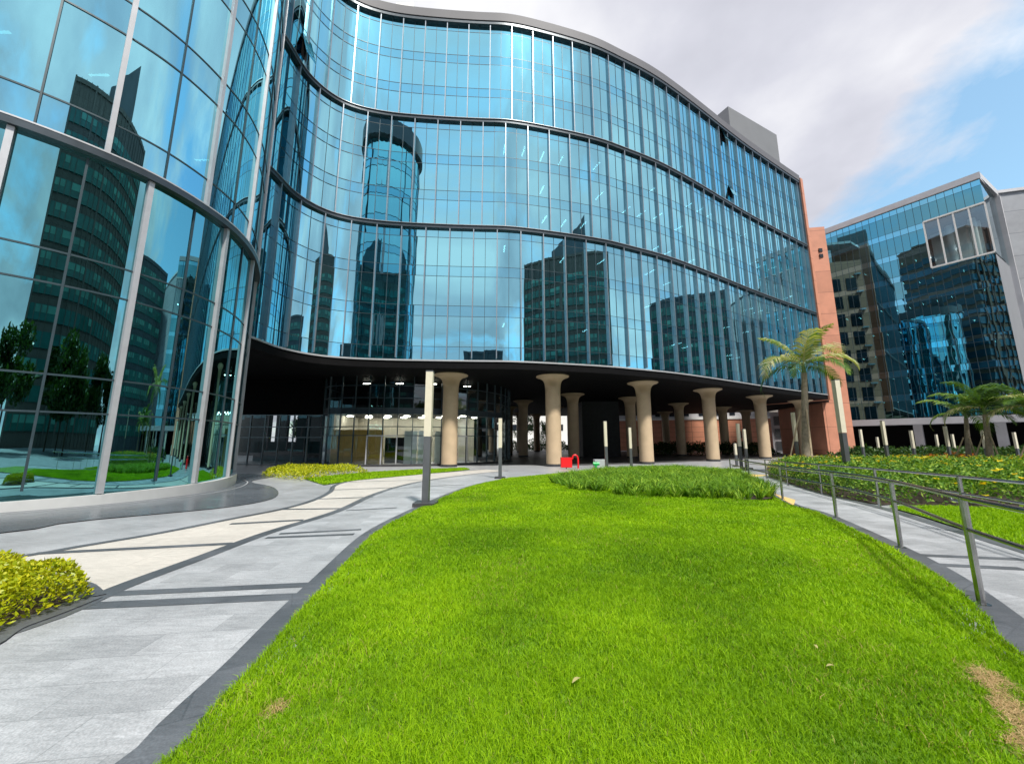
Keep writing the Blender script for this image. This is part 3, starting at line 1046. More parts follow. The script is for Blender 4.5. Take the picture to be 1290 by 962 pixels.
# low dark entrance wing left of the lobby
wing = empty('entrance_wing', (-23, 37, gz(36)), 'low dark glazed entrance wing left of the curved lobby', 'lobby')
zh = zg + 4.75
MB().box(-30, -18.4, 36.4, 36.6, zh + .05, zt).build('bulkhead', M['black'], wing)
fr = MB()
xs_ = np.arange(-29.6, -18.3, 1.4)
for i, x in enumerate(xs_):
    fr.box(x - .04, x + .04, 36.42, 36.6, zg, zh)
    if i < len(xs_) - 1:
        mb = MB()
        for z0, z1 in ((zg + .1, zg + 2.6), (zg + 2.6, zg + 3.6), (zg + 3.6, zh)):
            pane(mb, (x, 36.5), (xs_[i + 1], 36.5), z0, z1, 0, .004)
        mb.build('window', M['lobby'], wing)
for z in (zg + .08, zg + 2.6, zg + 3.6, zh):
    fr.box(-30, -18.4, 36.405, 36.59, z - .035, z + .035)
fr.build('window_frame', M['frame'], wing)
MB().box(-30, -18.45, 44, 44.2, zg, zg + 2.2).build('low_wall', M['dark'], wing)
MB().box(-24.6, -23.6, 43, 44, zg, zt).build('pier', M['dark'], wing)
MB().box(-21.0, -20.2, 43, 44, zg, zt).build('pier', M['dark'], wing)
# ------------------------------------------------------------------ the round glass drum on the left
drum = empty('glass_drum_tower', (-16, 13, gz(13)), 'tall rounded glass drum standing close beside the granite path, pale mullions and white sill', 'building')
ZD, ZS, ZTOP = 9.1, 0.02, 42.6
DC = drum_curve
DL = sum(math.dist(DC[i], DC[i + 1]) for i in range(len(DC) - 1))
def near_len(px, py, z):
    """arc length on the drum curve of the point seen at a pixel at height z"""
    x, y = atZ(px, py, z)
    acc, best = 0, (1e9, 0)
    for i in range(len(DC) - 1):
        best = min(best, (math.hypot(DC[i][0] - x, DC[i][1] - y), acc))
        acc += math.dist(DC[i], DC[i + 1])
    return best[1]
low = [near_len(195, 228, ZD), near_len(285, 285, ZD)]
bw = low[1] - low[0]
low0 = low[0] - math.floor(low[0] / bw) * bw
lows = [low0 + i * bw for i in range(int((DL - low0) / bw) + 1)]
ups = [t + bw * 0.62 for t in lows if t + bw * 0.62 < DL]
mull = MB()
def post(t, z0, z1, hw, dep):
    p, e, b = at_len(t, DC), at_len(t + .05, DC), at_len(t - .05, DC)
    d = Vector((e[0] - b[0], e[1] - b[1], 0)).normalized()
    n = Vector((d.y, -d.x, 0))
    mull.obox((p[0] + n.x * dep * .8, p[1] + n.y * dep * .8, (z0 + z1) / 2), d * hw, n * dep, (0, 0, (z1 - z0) / 2))
for t in lows:
    post(t, ZS + .01, ZD - .13, .062, .065)
for t in ups:
    post(t, ZD + .15, ZTOP - .1, .058, .065)
mull.build('mullion_frame', M['pale'], drum)
rows_low = [ZS, 2.08, 3.0, 5.28, 6.13, ZD]
def arc(t0, t1, k):
    return [at_len(t0 + (t1 - t0) * i / k, DC) for i in range(k + 1)]
for i in range(len(lows) - 1):
    mb = MB()
    pts = arc(lows[i], lows[i + 1], 2)
    for h_ in range(2):
        ln_ = arc(lows[i] + (lows[i + 1] - lows[i]) * h_ / 2, lows[i] + (lows[i + 1] - lows[i]) * (h_ + 1) / 2, 10)
        for z0, z1 in zip(rows_low[:-1], rows_low[1:]):
            pane(mb, ln_, None, z0, z1, 0, .002)
            if z0 > ZS:
                for p, q in zip(ln_[0:-1:2], ln_[2::2]):
                    bar(mb, p, q, z0, .045, .03, 1)
    p = pts[1]
    dd_ = Vector((pts[2][0] - pts[0][0], pts[2][1] - pts[0][1], 0)).normalized(); nn_ = Vector((dd_.y, -dd_.x, 0))
    mb.obox((p[0] + nn_.x * .016, p[1] + nn_.y * .016, (ZS + ZD) / 2), dd_ * .024, nn_ * .022, (0, 0, (ZD - ZS) / 2 - .2), 1)
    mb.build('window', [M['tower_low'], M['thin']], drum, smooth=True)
for i in range(len(ups) - 1):
    pts = arc(ups[i], ups[i + 1], 2)
    for z0, ns in ((ZD, 4), (ZD + 16, 4)):
        mb = MB()
        for h_ in range(2):
            ln_ = arc(ups[i] + (ups[i + 1] - ups[i]) * h_ / 2, ups[i] + (ups[i + 1] - ups[i]) * (h_ + 1) / 2, 10)
            for k in range(ns):
                za = z0 + k * 4.0
                pane(mb, ln_, None, za, za + 1.1, 1, .002)
                pane(mb, ln_, None, za + 1.1, za + 4.0, 0, .002)
                for p, q in zip(ln_[0:-1:2], ln_[2::2]):
                    bar(mb, p, q, za + 1.1, .045, .03, 2)
                    if k or z0 > ZD:
                        bar(mb, p, q, za, .045, .03, 2)
        p = pts[1]
        dd_ = Vector((pts[2][0] - pts[0][0], pts[2][1] - pts[0][1], 0)).normalized(); nn_ = Vector((dd_.y, -dd_.x, 0))
        mb.obox((p[0] + nn_.x * .016, p[1] + nn_.y * .016, z0 + ns * 2), dd_ * .02, nn_ * .022, (0, 0, ns * 2 - .2), 2)
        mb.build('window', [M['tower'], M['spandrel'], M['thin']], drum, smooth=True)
MB().sweep(DC, -.05, .20, ZD - .12, ZD + .07).build('floor_band', M['band'], drum)
MB().sweep(DC, -.05, .21, ZD + .073, ZD + .115).build('band_trim', M['pale'], drum)
MB().sweep(DC, -.05, .16, -.75, ZS - .01).build('sill', M['sill'], drum)
MB().sweep(DC, -.05, .40, 41.15, ZTOP + 1.0).build('parapet', M['parapet'], drum)
din, dback = offset(DC, -.3), offset(DC, -4.2)
for z in [ZS - .03, ZD - .4] + [ZD + 4 * k for k in range(1, 9)]:
    MB().prism(din, z - .25, z).build('floor_slab', M['slab'], drum)
MB().prism([p for p in dback], ZS, 41).build('inner_core', M['dark'], drum)
tl = MB()
for z in [ZD - .70] + [ZD + 4 * k - .3 for k in range(1, 5)]:
    for t in np.arange(6, DL - 6, 2.4):
        if random.random() < .3:
            p = at_len(t, offset(DC, -1.9)) if False else at_len(t * .8, offset(DC, -2.0))
            tl.box(p[0] - .3, p[0] + .3, p[1] - .03, p[1] + .03, z, z + .03)
tag(tl.build('ceiling_light', M['strip'], drum), kind='stuff')

rf = MB()
for i, (x, y, h) in enumerate(((-12.2, 12.6, 3.4), (-13.2, 15.6, 2.6), (-15.6, 17.6, 3.6))):
    rf.obox((x, y, ZTOP + 1.0 + h / 2), (.9, -.5, 0), (.05, .09, 0), (0, 0, h / 2))
rf.build('roof_fin', M['slate0'], drum)

# ------------------------------------------------------------------ terracotta block at the far end of the wavy front
tblk = empty('terracotta_block', (49, 60, gz(60)), 'terracotta clad stair block at the right end of the wavy office building', 'building')
q0 = (46.9, 55.5)
u1 = (1084 - CX) / F / ray(1084, 560)[1]
q1 = (u1 * 54.8, 54.8)
u0 = (1021 - CX) / F / ray(1021, 300)[1]
qa = (u0 * 58.5, 58.5)
dirq = Vector((1.0, -0.16)).normalized()
q1 = (qa[0] + dirq.x * 2.3, qa[1] + dirq.y * 2.3)
ztb = atY(1020, 287, 58.5)[2]
MB().prism([(qa[0] - 1.5, qa[1] + .24), q1, (q1[0] + 1.4, q1[1] + 12), (qa[0] + .5, qa[1] + 13)], -1.2, ztb).build('wall', M['terra'], tblk)
for z in np.arange(5.0, ztb - 1, 3.66):
    MB().obox((q1[0] + .35 - .25, q1[1] + 1.0, z), (.3, 0, 0), (0, .5, 0), (0, 0, .14)).build('ledge', M['pale'], tblk)
sw = MB()
for z in (ztb - 4.2, ztb - 5.2):
    sw.obox((qa[0] + 1.2, qa[1] - .25, z), (.28, 0, 0), (0, .06, 0), (0, 0, .3))
sw.build('window', M['darkwin'], tblk)
sdv = Vector((1.4, 12)).normalized(); snv = Vector((sdv.y, -sdv.x))
for k in range(4):
    for z in np.arange(1.6, ztb - 3, 3.66):
        c = Vector(q1) + sdv * (2.2 + k * 2.7) + snv * .02
        MB().obox((c.x, c.y, z + 1.4), (sdv.x * .85, sdv.y * .85, 0), (snv.x * .05, snv.y * .05, 0), (0, 0, 1.25)).build('window', M['darkwin'], tblk)
MB().box(qa[0] - .5, qa[0] + 1.6, qa[1] + 4, qa[1] + 9, ztb, ztb + 3.2).build('roof_box', M['concrete'], tblk)

# ------------------------------------------------------------------ glass office block on the right
XR0 = Vector((59.75, 66.05)); PRc = Vector((70.3, 50.6))
rb = empty('glass_block', (68, 58, gz(58)), 'dark teal glass office block at the right with a pale corner atrium under its roof', 'building')
HT = 41.4
dF = (PRc - XR0).normalized(); nF = Vector((dF.y, -dF.x))
if nF.dot(PRc) > 0:
    nF = -nF
LF = (PRc - XR0).length
def fp(t):
    p = XR0 + dF * t
    return (p.x, p.y)
def face_t(px, py):
    """distance along the front face seen at a pixel"""
    u, Y, Z = ray(px, py)
    r = Vector((u, Y))
    den = r.x * dF.y - r.y * dF.x
    s = (XR0.x * dF.y - XR0.y * dF.x) / den
    p = r * s
    return (p - XR0).dot(dF), EYE + Z * s
NC = 7
tA = round(face_t(1161, 272)[0] / (LF / NC / 3)) * (LF / NC / 3)
zA0, zA1 = 28.6, 36.46
zc0 = 5.0
storey = (HT - 1.0 - zc0) / 9
bwid = LF / NC
frm = MB()
for c in range(NC):
    pts = [fp(bwid * c + bwid * k / 3) for k in range(4)]
    for s_ in range(9):
        z0 = zc0 + s_ * storey
        in_at = z0 + storey * .5 > zA0 and z0 + storey * .5 < zA1
        mb = MB()
        pr_ = [(p, q) for k, (p, q) in enumerate(zip(pts[:-1], pts[1:])) if not (in_at and bwid * (c + (k + .5) / 3) > tA)]
        if not pr_:
            continue
        for p, q in pr_:
            if nF.dot(Vector((q[1] - p[1], -(q[0] - p[0])))) < 0:
                p, q = q, p
            pane(mb, p, q, z0, z0 + storey - 1.0, 0, .0012)
            pane(mb, p, q, z0 + storey - 1.0, z0 + storey, 1, .0012)
            bar(mb, p, q, z0 + storey - 1.0, .04, .025, 2)
            bar(mb, p, q, z0, .04, .025, 2)
        for p, _q in pr_:
            mb.obox((p[0] + nF.x * .012, p[1] + nF.y * .012, z0 + storey / 2), (dF.x * .025, dF.y * .025, 0), (nF.x * .02, nF.y * .02, 0), (0, 0, storey / 2 - .025), 2)
        mb.build('window', [M['rightglass'], M['spandrel'], M['thin']], rb)
dS = Vector((7.6, 4.2)).normalized(); LS = 8.8
S1 = PRc + dS * LS
iF = -nF
PB0 = XR0 + iF * 20
# body
bk = [tuple(XR0 + iF * .35 + dF * .05), tuple(PRc + iF * .6 - dF * .4)]
cor = MB()
cor.prism([tuple(XR0 + iF * 6), tuple(XR0 + iF * 6 + dF * (tA - .2)), tuple(XR0 + iF * 25 + dF * (tA)), tuple(XR0 + iF * 25)], zc0 + .1, HT - 1.0)
cor.build('inner_core', M['dark'], rb)
low = MB().prism([tuple(XR0 + iF * 6 + dF * tA), tuple(PRc + iF * 4 - dF * 1.2), tuple(PRc + iF * 20), tuple(XR0 + iF * 20 + dF * tA)], zc0 + .1, zA0 - .6)
low.build('inner_core', M['dark'], rb)
for s_ in range(1, 9):
    z = zc0 + s_ * storey
    lim = LF - .3 if not (zA0 < z < zA1) else tA
    MB().prism([tuple(XR0 + iF * .3 + dF * .1), tuple(XR0 + dF * lim + iF * .3), tuple(XR0 + dF * lim + iF * 6.2), tuple(XR0 + iF * 6.2 + dF * .1)], z - .9, z - .05).build('floor_slab', M['slab'], rb)
tl = MB()
for s_ in range(0, 7):
    z = zc0 + (s_ + 1) * storey - .98
    for t in np.arange(1.0, LF - 1, 1.6):
        if random.random() < .6:
            c = XR0 + dF * t + iF * random.uniform(1.2, 3.5)
            tl.obox((c.x, c.y, z), (iF.x * .5, iF.y * .5, 0), (dF.x * .04, dF.y * .04, 0), (0, 0, .02))
tag(tl.build('ceiling_light', M['strip'], rb), kind='stuff')
# left flank, right flank, roof
lf_ = MB().prism([tuple(XR0 + dF * -.02), tuple(XR0 + iF * 9 + dF * -1.2), tuple(XR0 + iF * 9 + dF * -.5), tuple(XR0 + iF * .3)], zc0, HT - 1.2)
lf_.build('side_wall', M['black'], rb)
MB().prism([tuple(PRc + dS * .12 + Vector((.02, .05))), tuple(S1), tuple(S1 + iF * .5), tuple(PRc + dS * .12 + iF * .5)], zc0, zA0 - .2).build('side_wall', M['cladding'], rb)
sg = MB()
for z0, z1 in ((zA0, zA0 + 4.2), (zA0 + 4.2, zA1), (zA1, HT - 1)):
    for k in range(4):
        p, q = PRc + dS * (LS * k / 4 + .05), PRc + dS * (LS * (k + 1) / 4)
        pane(sg, tuple(p), tuple(q), z0, z1, 0, .002)
sg.build('side_glazing', M['clear'], rb)
rim = MB()
rim.prism([tuple(XR0 + nF * .25 - dF * .4), tuple(PRc + nF * .25 + dF * .15), tuple(PRc + iF * .6 - dF * .4), tuple(XR0 + iF * 1.2 - dF * .4)], HT - 1.0, HT)
rim.prism([tuple(PRc + nF * .05 + dF * .16), tuple(S1 + Vector((.3, -.3))), tuple(S1 + iF * .8), tuple(PRc + iF * .6 + dF * .2)], HT - .98, HT - .02)
rim.obox((S1.x + .1, S1.y - .1, (HT + zc0) / 2 - .5), (.28, .16, 0), (-.2, .35, 0), (0, 0, (HT - zc0) / 2 - .6))
rim.build('roof_rim', M['concrete'], rb)
MB().prism([tuple(XR0 + iF * 1.25), tuple(PRc + iF * 1.0), tuple(S1 + iF * 1.2), tuple(S1 + iF * 24), tuple(XR0 + iF * 24)], HT - .9, HT - .1).build('roof', M['concrete'], rb)
# atrium
at = MB()
nA_ = 4
wA = (LF - tA) / nA_
for k in range(nA_):
    for z0, z1 in ((zA0, zA0 + 4.3), (zA0 + 4.3, zA1)):
        p, q = fp(tA + k * wA), fp(tA + (k + 1) * wA)
        if nF.dot(Vector((q[1] - p[1], -(q[0] - p[0])))) < 0:
            p, q = q, p
        pane(at, p, q, z0, z1, 0, .002)
at.build('atrium_glazing', M['clear'], rb)
af = MB()
for k in range(nA_ + 1):
    p = fp(tA + k * wA)
    af.obox((p[0] + nF.x * .1, p[1] + nF.y * .1, (zA0 + zA1) / 2), (dF.x * .09, dF.y * .09, 0), (nF.x * .12, nF.y * .12, 0), (0, 0, (zA1 - zA0) / 2))
for z in (zA0, zA1):
    p, q = fp(tA), fp(LF)
    c = (Vector((*p, z)) + Vector((*q, z))) / 2 + Vector((nF.x, nF.y, 0)) * .1
    af.obox(c, (dF.x * (LF - tA) / 2, dF.y * (LF - tA) / 2, 0), (nF.x * .14, nF.y * .14, 0), (0, 0, .12))
af.build('atrium_frame', M['white'], rb)
ai = MB()
ai.prism([tuple(XR0 + dF * (tA + .1) + iF * .4), tuple(PRc + iF * .5 - dF * .3), tuple(PRc + dS * 7 + iF * 2), tuple(XR0 + dF * (tA + .1) + iF * 9)], zA0 - .5, zA0 - .1)
ai.prism([tuple(XR0 + dF * (tA + .1) + iF * 4.2), tuple(PRc + iF * 4.2 - dF * .9), tuple(PRc + iF * 4.5 - dF * .9), tuple(XR0 + dF * (tA + .1) + iF * 4.5)], zA0 - .1, HT - 1.1)
for t in (.3, .62):
    c = XR0 + dF * (tA + (LF - tA) * t * 1.2) + iF * 2.6
    ai.lathe([(.42, zA0 - .1), (.42, HT - 1.1)], c.x, c.y, 16)
ai.build('atrium_interior', M['white'], rb)
# canopy and dark undercroft
cp = MB()
c0, c1 = Vector(atZ(1068, 538, 4.4)), Vector(atZ(1330, 519, 4.4))
c0 = XR0 + nF * 3.0 - dF * 2; c1 = PRc + nF * 3.0 + dF * 12
cp.prism([tuple(c0), tuple(c1), tuple(c1 + iF * 3.4), tuple(c0 + iF * 3.4)], 4.0, 4.95)
cp.build('canopy', M['concrete'], rb)
MB().prism([tuple(c0 + iF * 6.4), tuple(c1 + iF * 6.4), tuple(c1 + iF * 7), tuple(c0 + iF * 7)], -1, zc0 + .05).build('undercroft_wall', M['black'], rb)
MB().prism([tuple(c0 + iF * 3.45), tuple(c1 + iF * 3.45), tuple(c1 + iF * 6.35), tuple(c0 + iF * 6.35)], 4.5, 4.9).build('undercroft_ceiling', M['black'], rb)
for t in (1.5, 10, 18, 26):
    c = c0 + dF * t + iF * 3
    MB().obox((c.x, c.y, 1.5), (dF.x * .5, dF.y * .5, 0), (nF.x * .3, nF.y * .3, 0), (0, 0, 2.55)).build('pier', M['concrete'], rb)

# large grey clad block behind it
gb = empty('grey_block', (95, 62, gz(62)), 'plain grey panel clad block rising behind the teal glass block at the right edge', 'building')
g0 = S1 + Vector((.8, .6))
MB().prism([tuple(g0), (130, 42), (138, 70), (g0.x + 8, g0.y + 28)], -1.2, atY(1257, 245, g0.y)[2]).build('wall', M['claddingpanel'], gb)
MB().prism([(g0.x - .1, g0.y - .25), (130.2, 41.7), (130.2, 42.3), (g0.x - .1, g0.y + .4)], atY(1257, 245, g0.y)[2] + .003, atY(1257, 245, g0.y)[2] + .5).build('coping', M['concrete'], gb)

# ------------------------------------------------------------------ what is seen between the columns, beyond
bw_ = empty('brick_red_building', (38, 92, gz(92)), 'brick red building with a pale windowed upper floor, seen between the stone columns', 'building')
p0, p1 = Vector((24.5, 97)), Vector((64, 84))
d = (p1 - p0).normalized(); nb = Vector((d.y, -d.x)) 
zmid = 6.7
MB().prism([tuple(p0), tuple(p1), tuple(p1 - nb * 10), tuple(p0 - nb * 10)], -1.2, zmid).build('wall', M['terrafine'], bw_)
MB().prism([tuple(p0 - nb * .4), tuple(p1 - nb * .4), tuple(p1 - nb * 10), tuple(p0 - nb * 10)], zmid + .004, 16).build('upper_wall', M['concrete'], bw_)
MB().prism([tuple(p0 + nb * .15), tuple(p1 + nb * .15), tuple(p1 - nb * .3), tuple(p0 - nb * .3)], zmid - .1, zmid + .35).build('string_course', M['white'], bw_)
for k in range(12):
    for zz in (zmid + 1.9, zmid + 5.2):
        c = p0 + d * (2.5 + k * 3.3) - nb * .37
        MB().obox((c.x, c.y, zz), (d.x * .55, d.y * .55, 0), (nb.x * .06, nb.y * .06, 0), (0, 0, 1.1)).build('window', M['darkwin'], bw_)
for t, z, h in ((8.2, 3.1, .25), (8.2, 1.0, .8), (30, 3, .8)):
    c = p0 + d * t + nb * .02
    MB().obox((c.x, c.y, z), (d.x * .35, d.y * .35, 0), (nb.x * .05, nb.y * .05, 0), (0, 0, h)).build('window', M['darkwin'], bw_)

pk = empty('parking_structure', (57, 72, gz(72)), 'pale parking structure with dark grille openings beside the terracotta block', 'building')
k0_, k1_ = Vector(atY(972, 540, 76)[:2]), Vector(atY(1052, 540, 69)[:2])
d = (k1_ - k0_).normalized(); nb = Vector((d.y, -d.x))
Lk = (k1_ - k0_).length
MB().prism([tuple(k0_), tuple(k1_), tuple(k1_ - nb * 5), tuple(k0_ - nb * 5)], -1.2, 7.2).build('wall', M['concrete'], pk)
MB().prism([tuple(k0_ + nb * 1.0), tuple(k1_ + nb * 1.0), tuple(k1_ - nb * .2), tuple(k0_ - nb * .2)], 7.21, 8.1).build('canopy', M['white'], pk)
for r_ in range(3):
    for c_ in range(4):
        t0 = .5 + c_ * Lk / 4
        fr = MB()
        z0 = -.4 + r_ * 2.5
        w = Lk / 4 - .9
        c = k0_ + d * (t0 + w / 2)
        fr.obox((c.x, c.y, z0 + .9), (d.x * w / 2, d.y * w / 2, 0), (nb.x * .03, nb.y * .03, 0), (0, 0, .9), 0)
        for k in range(9):
            e = k0_ + d * (t0 + w * (k + .5) / 9) + nb * .06
            fr.obox((e.x, e.y, z0 + .9), (d.x * .04, d.y * .04, 0), (nb.x * .03, nb.y * .03, 0), (0, 0, .88), 1)
        fr.build('grille', [M['darkwin'], M['frame']], pk)

wb = empty('white_building', (4, 128, gz(128)), 'pale distant building seen through the dark undercroft', 'building')
MB().box(-34, 40, 125, 137, -1.2, 13).build('wall', M['white'], wb)
for k in range(14):
    MB().box(-30 + k * 5, -28 + k * 5, 124.9, 125.05, 5, 7).build('window', M['darkwin'], wb)

# ------------------------------------------------------------------ buildings across the garden, mirrored in the glass fronts
M['brownpier'] = plain('brown_pier', (0.16, 0.085, 0.06), 0.6, 0, 0.12, 0.4)
M['blind'] = plain('green_blind', (0.10, 0.34, 0.28), 0.3, 0, 0.3, 0.2)
M['greenband'] = plain('green_window_band', (0.03, 0.16, 0.14), 0.15, 0, 0.2, 0.3)
M['blueband'] = plain('blue_window_band', (0.02, 0.07, 0.11), 0.12, 0, 0.2, 0.3)
M['slate'] = plain('slate_cladding', (0.07, 0.09, 0.105), 0.4, 0, 0.15, 0.2)

def rotated(name, cx, cy, ang, wx, wy, h, wall, glassm, lab, peak=None, pier=None):
    """block turned by 'ang' about its own centre, with window bands on all sides"""
    r = empty(name, (cx, cy, gz(cy)), lab, 'building')
    ca, sa = math.cos(ang), math.sin(ang)
    def T(m):
        m.v = [(cx + x * ca - y * sa, cy + x * sa + y * ca, z) for x, y, z in m.v]
        return m
    T(MB().box(-wx, wx, -wy, wy, -1, h)).build('wall', wall, r)
    gl = MB()
    for k in range(int((h - 4) / 3.8)):
        z0 = 3 + k * 3.8
        gl.box(-wx - .25, wx + .25, -wy - .25, wy + .25, z0, z0 + 2.3)
    T(gl).build('window_band', glassm, r)
    lt = MB()
    for k in range(int((h - 4) / 3.8)):
        for i in range(int(wx * 2 / 2.5)):
            if random.random() < .45:
                x = -wx + i * 2.5
                lt.box(x + .2, x + 2.3, wy + .255, wy + .29, 4.1 + k * 3.8, 5.2 + k * 3.8)
    tag(T(lt).build('window_blind', M['blind'], r), kind='stuff')
    pr = MB()
    sp_ = 5 if pier else 2.5
    for i in range(int(wx * 2 / sp_) + 1):
        x = -wx + i * sp_
        hw_ = .4 if pier or i % 4 == 0 else .12
        pr.box(x - hw_, x + hw_, wy + .1, wy + .55, 0, h)
        pr.box(x - hw_, x + hw_, -wy - .55, -wy - .1, 0, h)
    T(pr).build('pier', pier or wall, r)
    if peak:
        x0, x1, zl, zr = peak
        m = MB().add([(x0, -wy + .3, h), (x1, -wy + .3, h), (x1, wy - .3, h), (x0, wy - .3, h), (x0, -wy + .3, zl), (x1, -wy + .3, zr), (x1, wy - .3, zr), (x0, wy - .3, zl)],
                     [(4, 5, 6, 7), (0, 1, 5, 4), (1, 2, 6, 5), (2, 3, 7, 6), (3, 0, 4, 7)])
        T(m).build('slanted_top', M['slate'], r)
    T(MB().box(-wx - .3, wx + .3, -wy - .3, wy + .3, h - .8, h - .02)).build('coping', wall, r)
    return r
rotated('brown_office', 58, -31, R(45), 25, 9, 57, M['brownclad'], M['greenband'], 'brown clad office with green window bands behind the camera to the right', peak=(-9, 7, 59, 69))
rotated('slate_office', 4, -60, R(6), 9, 6, 30, M['slate'], M['blueband'], 'low slate coloured office across the garden behind the camera')
rotated('teal_office', 93, 27, R(86), 20, 6, 42, M['slate'], M['greenband'], 'teal banded office beyond the right edge, mirrored in the wavy front')
rotated('brown_tower', -48, -20, R(58), 22, 10, 76, M['brownpier'], M['blueband'], 'tall brown piered tower behind the camera to the left, mirrored in the teal glass block')
# ------------------------------------------------------------------ lamp posts
def make_lamp(H=3.46, base=True):
    r = empty('lamp_post', (0, 0, 0), 'x', 'lamp post', 'square lamp posts with cream light panels')
    MB().box(-.085, .085, -.085, .085, .10, H * .50).build('pole', M['lamp'], r)
    MB().box(-.09, .09, -.09, .09, H * .502, H - .03).build('light_panel', M['cream'], r)
    MB().box(-.094, .094, -.094, .094, H - .028, H).build('cap', M['lamp'], r)
    b = MB().box(-.27, .27, -.27, .27, -.05, .10)
    b.build('base', M['plinth'], r)
    return r
lamp = make_lamp()
lamp_specs = [((536, 637), 3.46, 'lamp post nearest on the granite path edge, left of the lawn'),
              ((630, 602.5), 3.05, 'second lamp post along the left lawn edge, in front of the glass lobby')]
def lamp_top(px, py, H=3.46, cap=44.0):
    u, Y, Z = ray(px, py)
    y = 10.0
    for _ in range(60):
        s = y / Y
        zt_ = EYE + Z * s
        if zt_ - gz(y) <= H or y >= cap:
            break
        y += .5
    best = None
    for y in np.arange(8, cap, .25):
        e = abs(EYE + Z * y / Y - gz(y) - H)
        if best is None or e < best[0]:
            best = (e, y)
    y = best[1]
    h = EYE + Z * y / Y - gz(y)
    return u * y / Y, y, h
tops = [((762, 530), 3.3, 'pale lamp post before the dark undercroft, left of a shorter one'),
        ((793, 538), 3.1, 'slim lamp post left of the third front stone column'),
        ((929, 533), 3.4, 'taller lamp of a close pair left of the fifth front column'),
        ((937, 540), 3.1, 'shorter lamp of a close pair left of the fifth front column'),
        ((1052, 478), 4.1, 'tall lamp post rising out of the flower bed in front of the terracotta block'),
        ((1083.4, 540.4), 3.4, 'lamp post at the foot of the terracotta block corner, left end of the canopy'),
        ((1104.6, 550), 2.8, 'short lamp post under the left end of the concrete canopy'),
        ((1111, 529.7), 3.6, 'lamp post whose head overlaps the canopy edge, left of the pale pier'),
        ((1147, 541.8), 3.2, 'lamp post directly left of the pale pier under the canopy'),
        ((1178.8, 546.9), 3.0, 'lamp post between the pale pier and the first small palm'),
        ((1189.9, 536.4), 3.5, 'taller lamp post left of the staked small palms'),
        ((1199, 546.5), 3.0, 'shortest lamp post beside the left palm stake'),
        ((1237, 541.4), 3.2, 'lamp post between the two small palm trunks'),
        ((1276.8, 544), 3.1, 'lamp post at the right edge under the cut-off palm'),
        ((1013, 538), 3.3, 'lamp post just right of the leaning palm trunk'),
        ((998.5, 519), 4.0, 'white headed lamp post left of the leaning palm trunk, before the parking structure'),
        ((925.7, 558), 2.6, 'small lamp post low between the fourth and fifth front columns')]
first = True
def put_lamp(x, y, h, lab):
    global first
    o = lamp if first else copy_tree(lamp)
    first = False
    o.location = (x, y, gz(y))
    s_ = h / 3.46
    o.scale = (1, 1, s_)
    o['label'] = lab
for (px, py), h, lab in lamp_specs:
    x, y = G(px, py)
    put_lamp(x, y, h, lab)
for (px, py), h, lab in tops:
    x, y, hh = lamp_top(px, py, h)
    put_lamp(x, y, hh, lab)

# ------------------------------------------------------------------ handrails along the ramp
def railing(base_pts, lab, ends, post_idx, hgt=0.93):
    c = resample(smooth(catmull(base_pts, 8), 3), step=.15)
    o_ = c[0]
    r = empty('handrail', (o_[0], o_[1], gz(o_[1])), lab, 'handrail', 'steel handrails of the ramp')
    for k, (zz, rad) in enumerate(((hgt, .024), (hgt - .28, .020))):
        path = [(x, y, gz(y) + zz) for x, y in c]
        MB().tube(path, rad, 8).build('rail', M['steel'], r, smooth=True)
    for (x, y) in post_idx:
        b = min(c, key=lambda p: math.dist(p, (x, y)))
        x, y = b
        pm = MB().tube([(x, y, gz(y) - .02), (x, y, gz(y) + hgt)], .030, 10)
        po = pm.build('post', M['steel'], r, smooth=True)
        MB().lathe([(.06, gz(y)), (.06, gz(y) + .015)], x, y, 14).build('foot_plate', M['steel'], po)
    if ends:
        x, y = ends
        b = min(range(len(c)), key=lambda k: math.dist(c[k], (x, y)))
        p = Vector((*c[b], gz(c[b][1])))
        t = Vector((c[b][0] - c[b - 2][0], c[b][1] - c[b - 2][1], 0)).normalized()
        q = [p + Vector((0, 0, hgt - .28))]
        for an in np.linspace(-90, 90, 7):
            q.append(p + t * (.30 + .075 * math.cos(R(an))) + Vector((0, 0, hgt - .355 - .075 * math.sin(R(an)) * -1)))
        q = [p + t * .0 + Vector((0, 0, hgt - .43)), p + t * .28 + Vector((0, 0, hgt - .43)), p + t * .345 + Vector((0, 0, hgt - .40)), p + t * .36 + Vector((0, 0, hgt - .355)), p + t * .345 + Vector((0, 0, hgt - .31)), p + t * .30 + Vector((0, 0, hgt - .282))]
        MB().tube(q, .018, 8).build('end_loop', M['steel'], r, smooth=True)
    return r
lp_posts = GP((1238, 763), (1134, 689), (1052.7, 651.5), (985.8, 629), (945, 610), (921, 600))
left_base = [(2.75, -.6), (3.1, 1.4)] + [(3.55, 2.75)] + lp_posts
left_base = [(2.95, .6), (3.35, 2.0)] + lp_posts
railing(left_base, 'steel handrail on the lawn side of the ramp, with the tall nearest post', None, lp_posts + [(3.2, 1.5)])
rpp = GP((1222, 672), (1111, 641), (1035.5, 622), (992.6, 612), (966, 602.5), (940, 598))
right_base = [(6.0, 1.5), (6.6, 4.3)] + rpp
railing(right_base, 'steel handrail on the flower bed side of the ramp, with looped rail end', rpp[0], rpp + [(6.55, 4.2)])

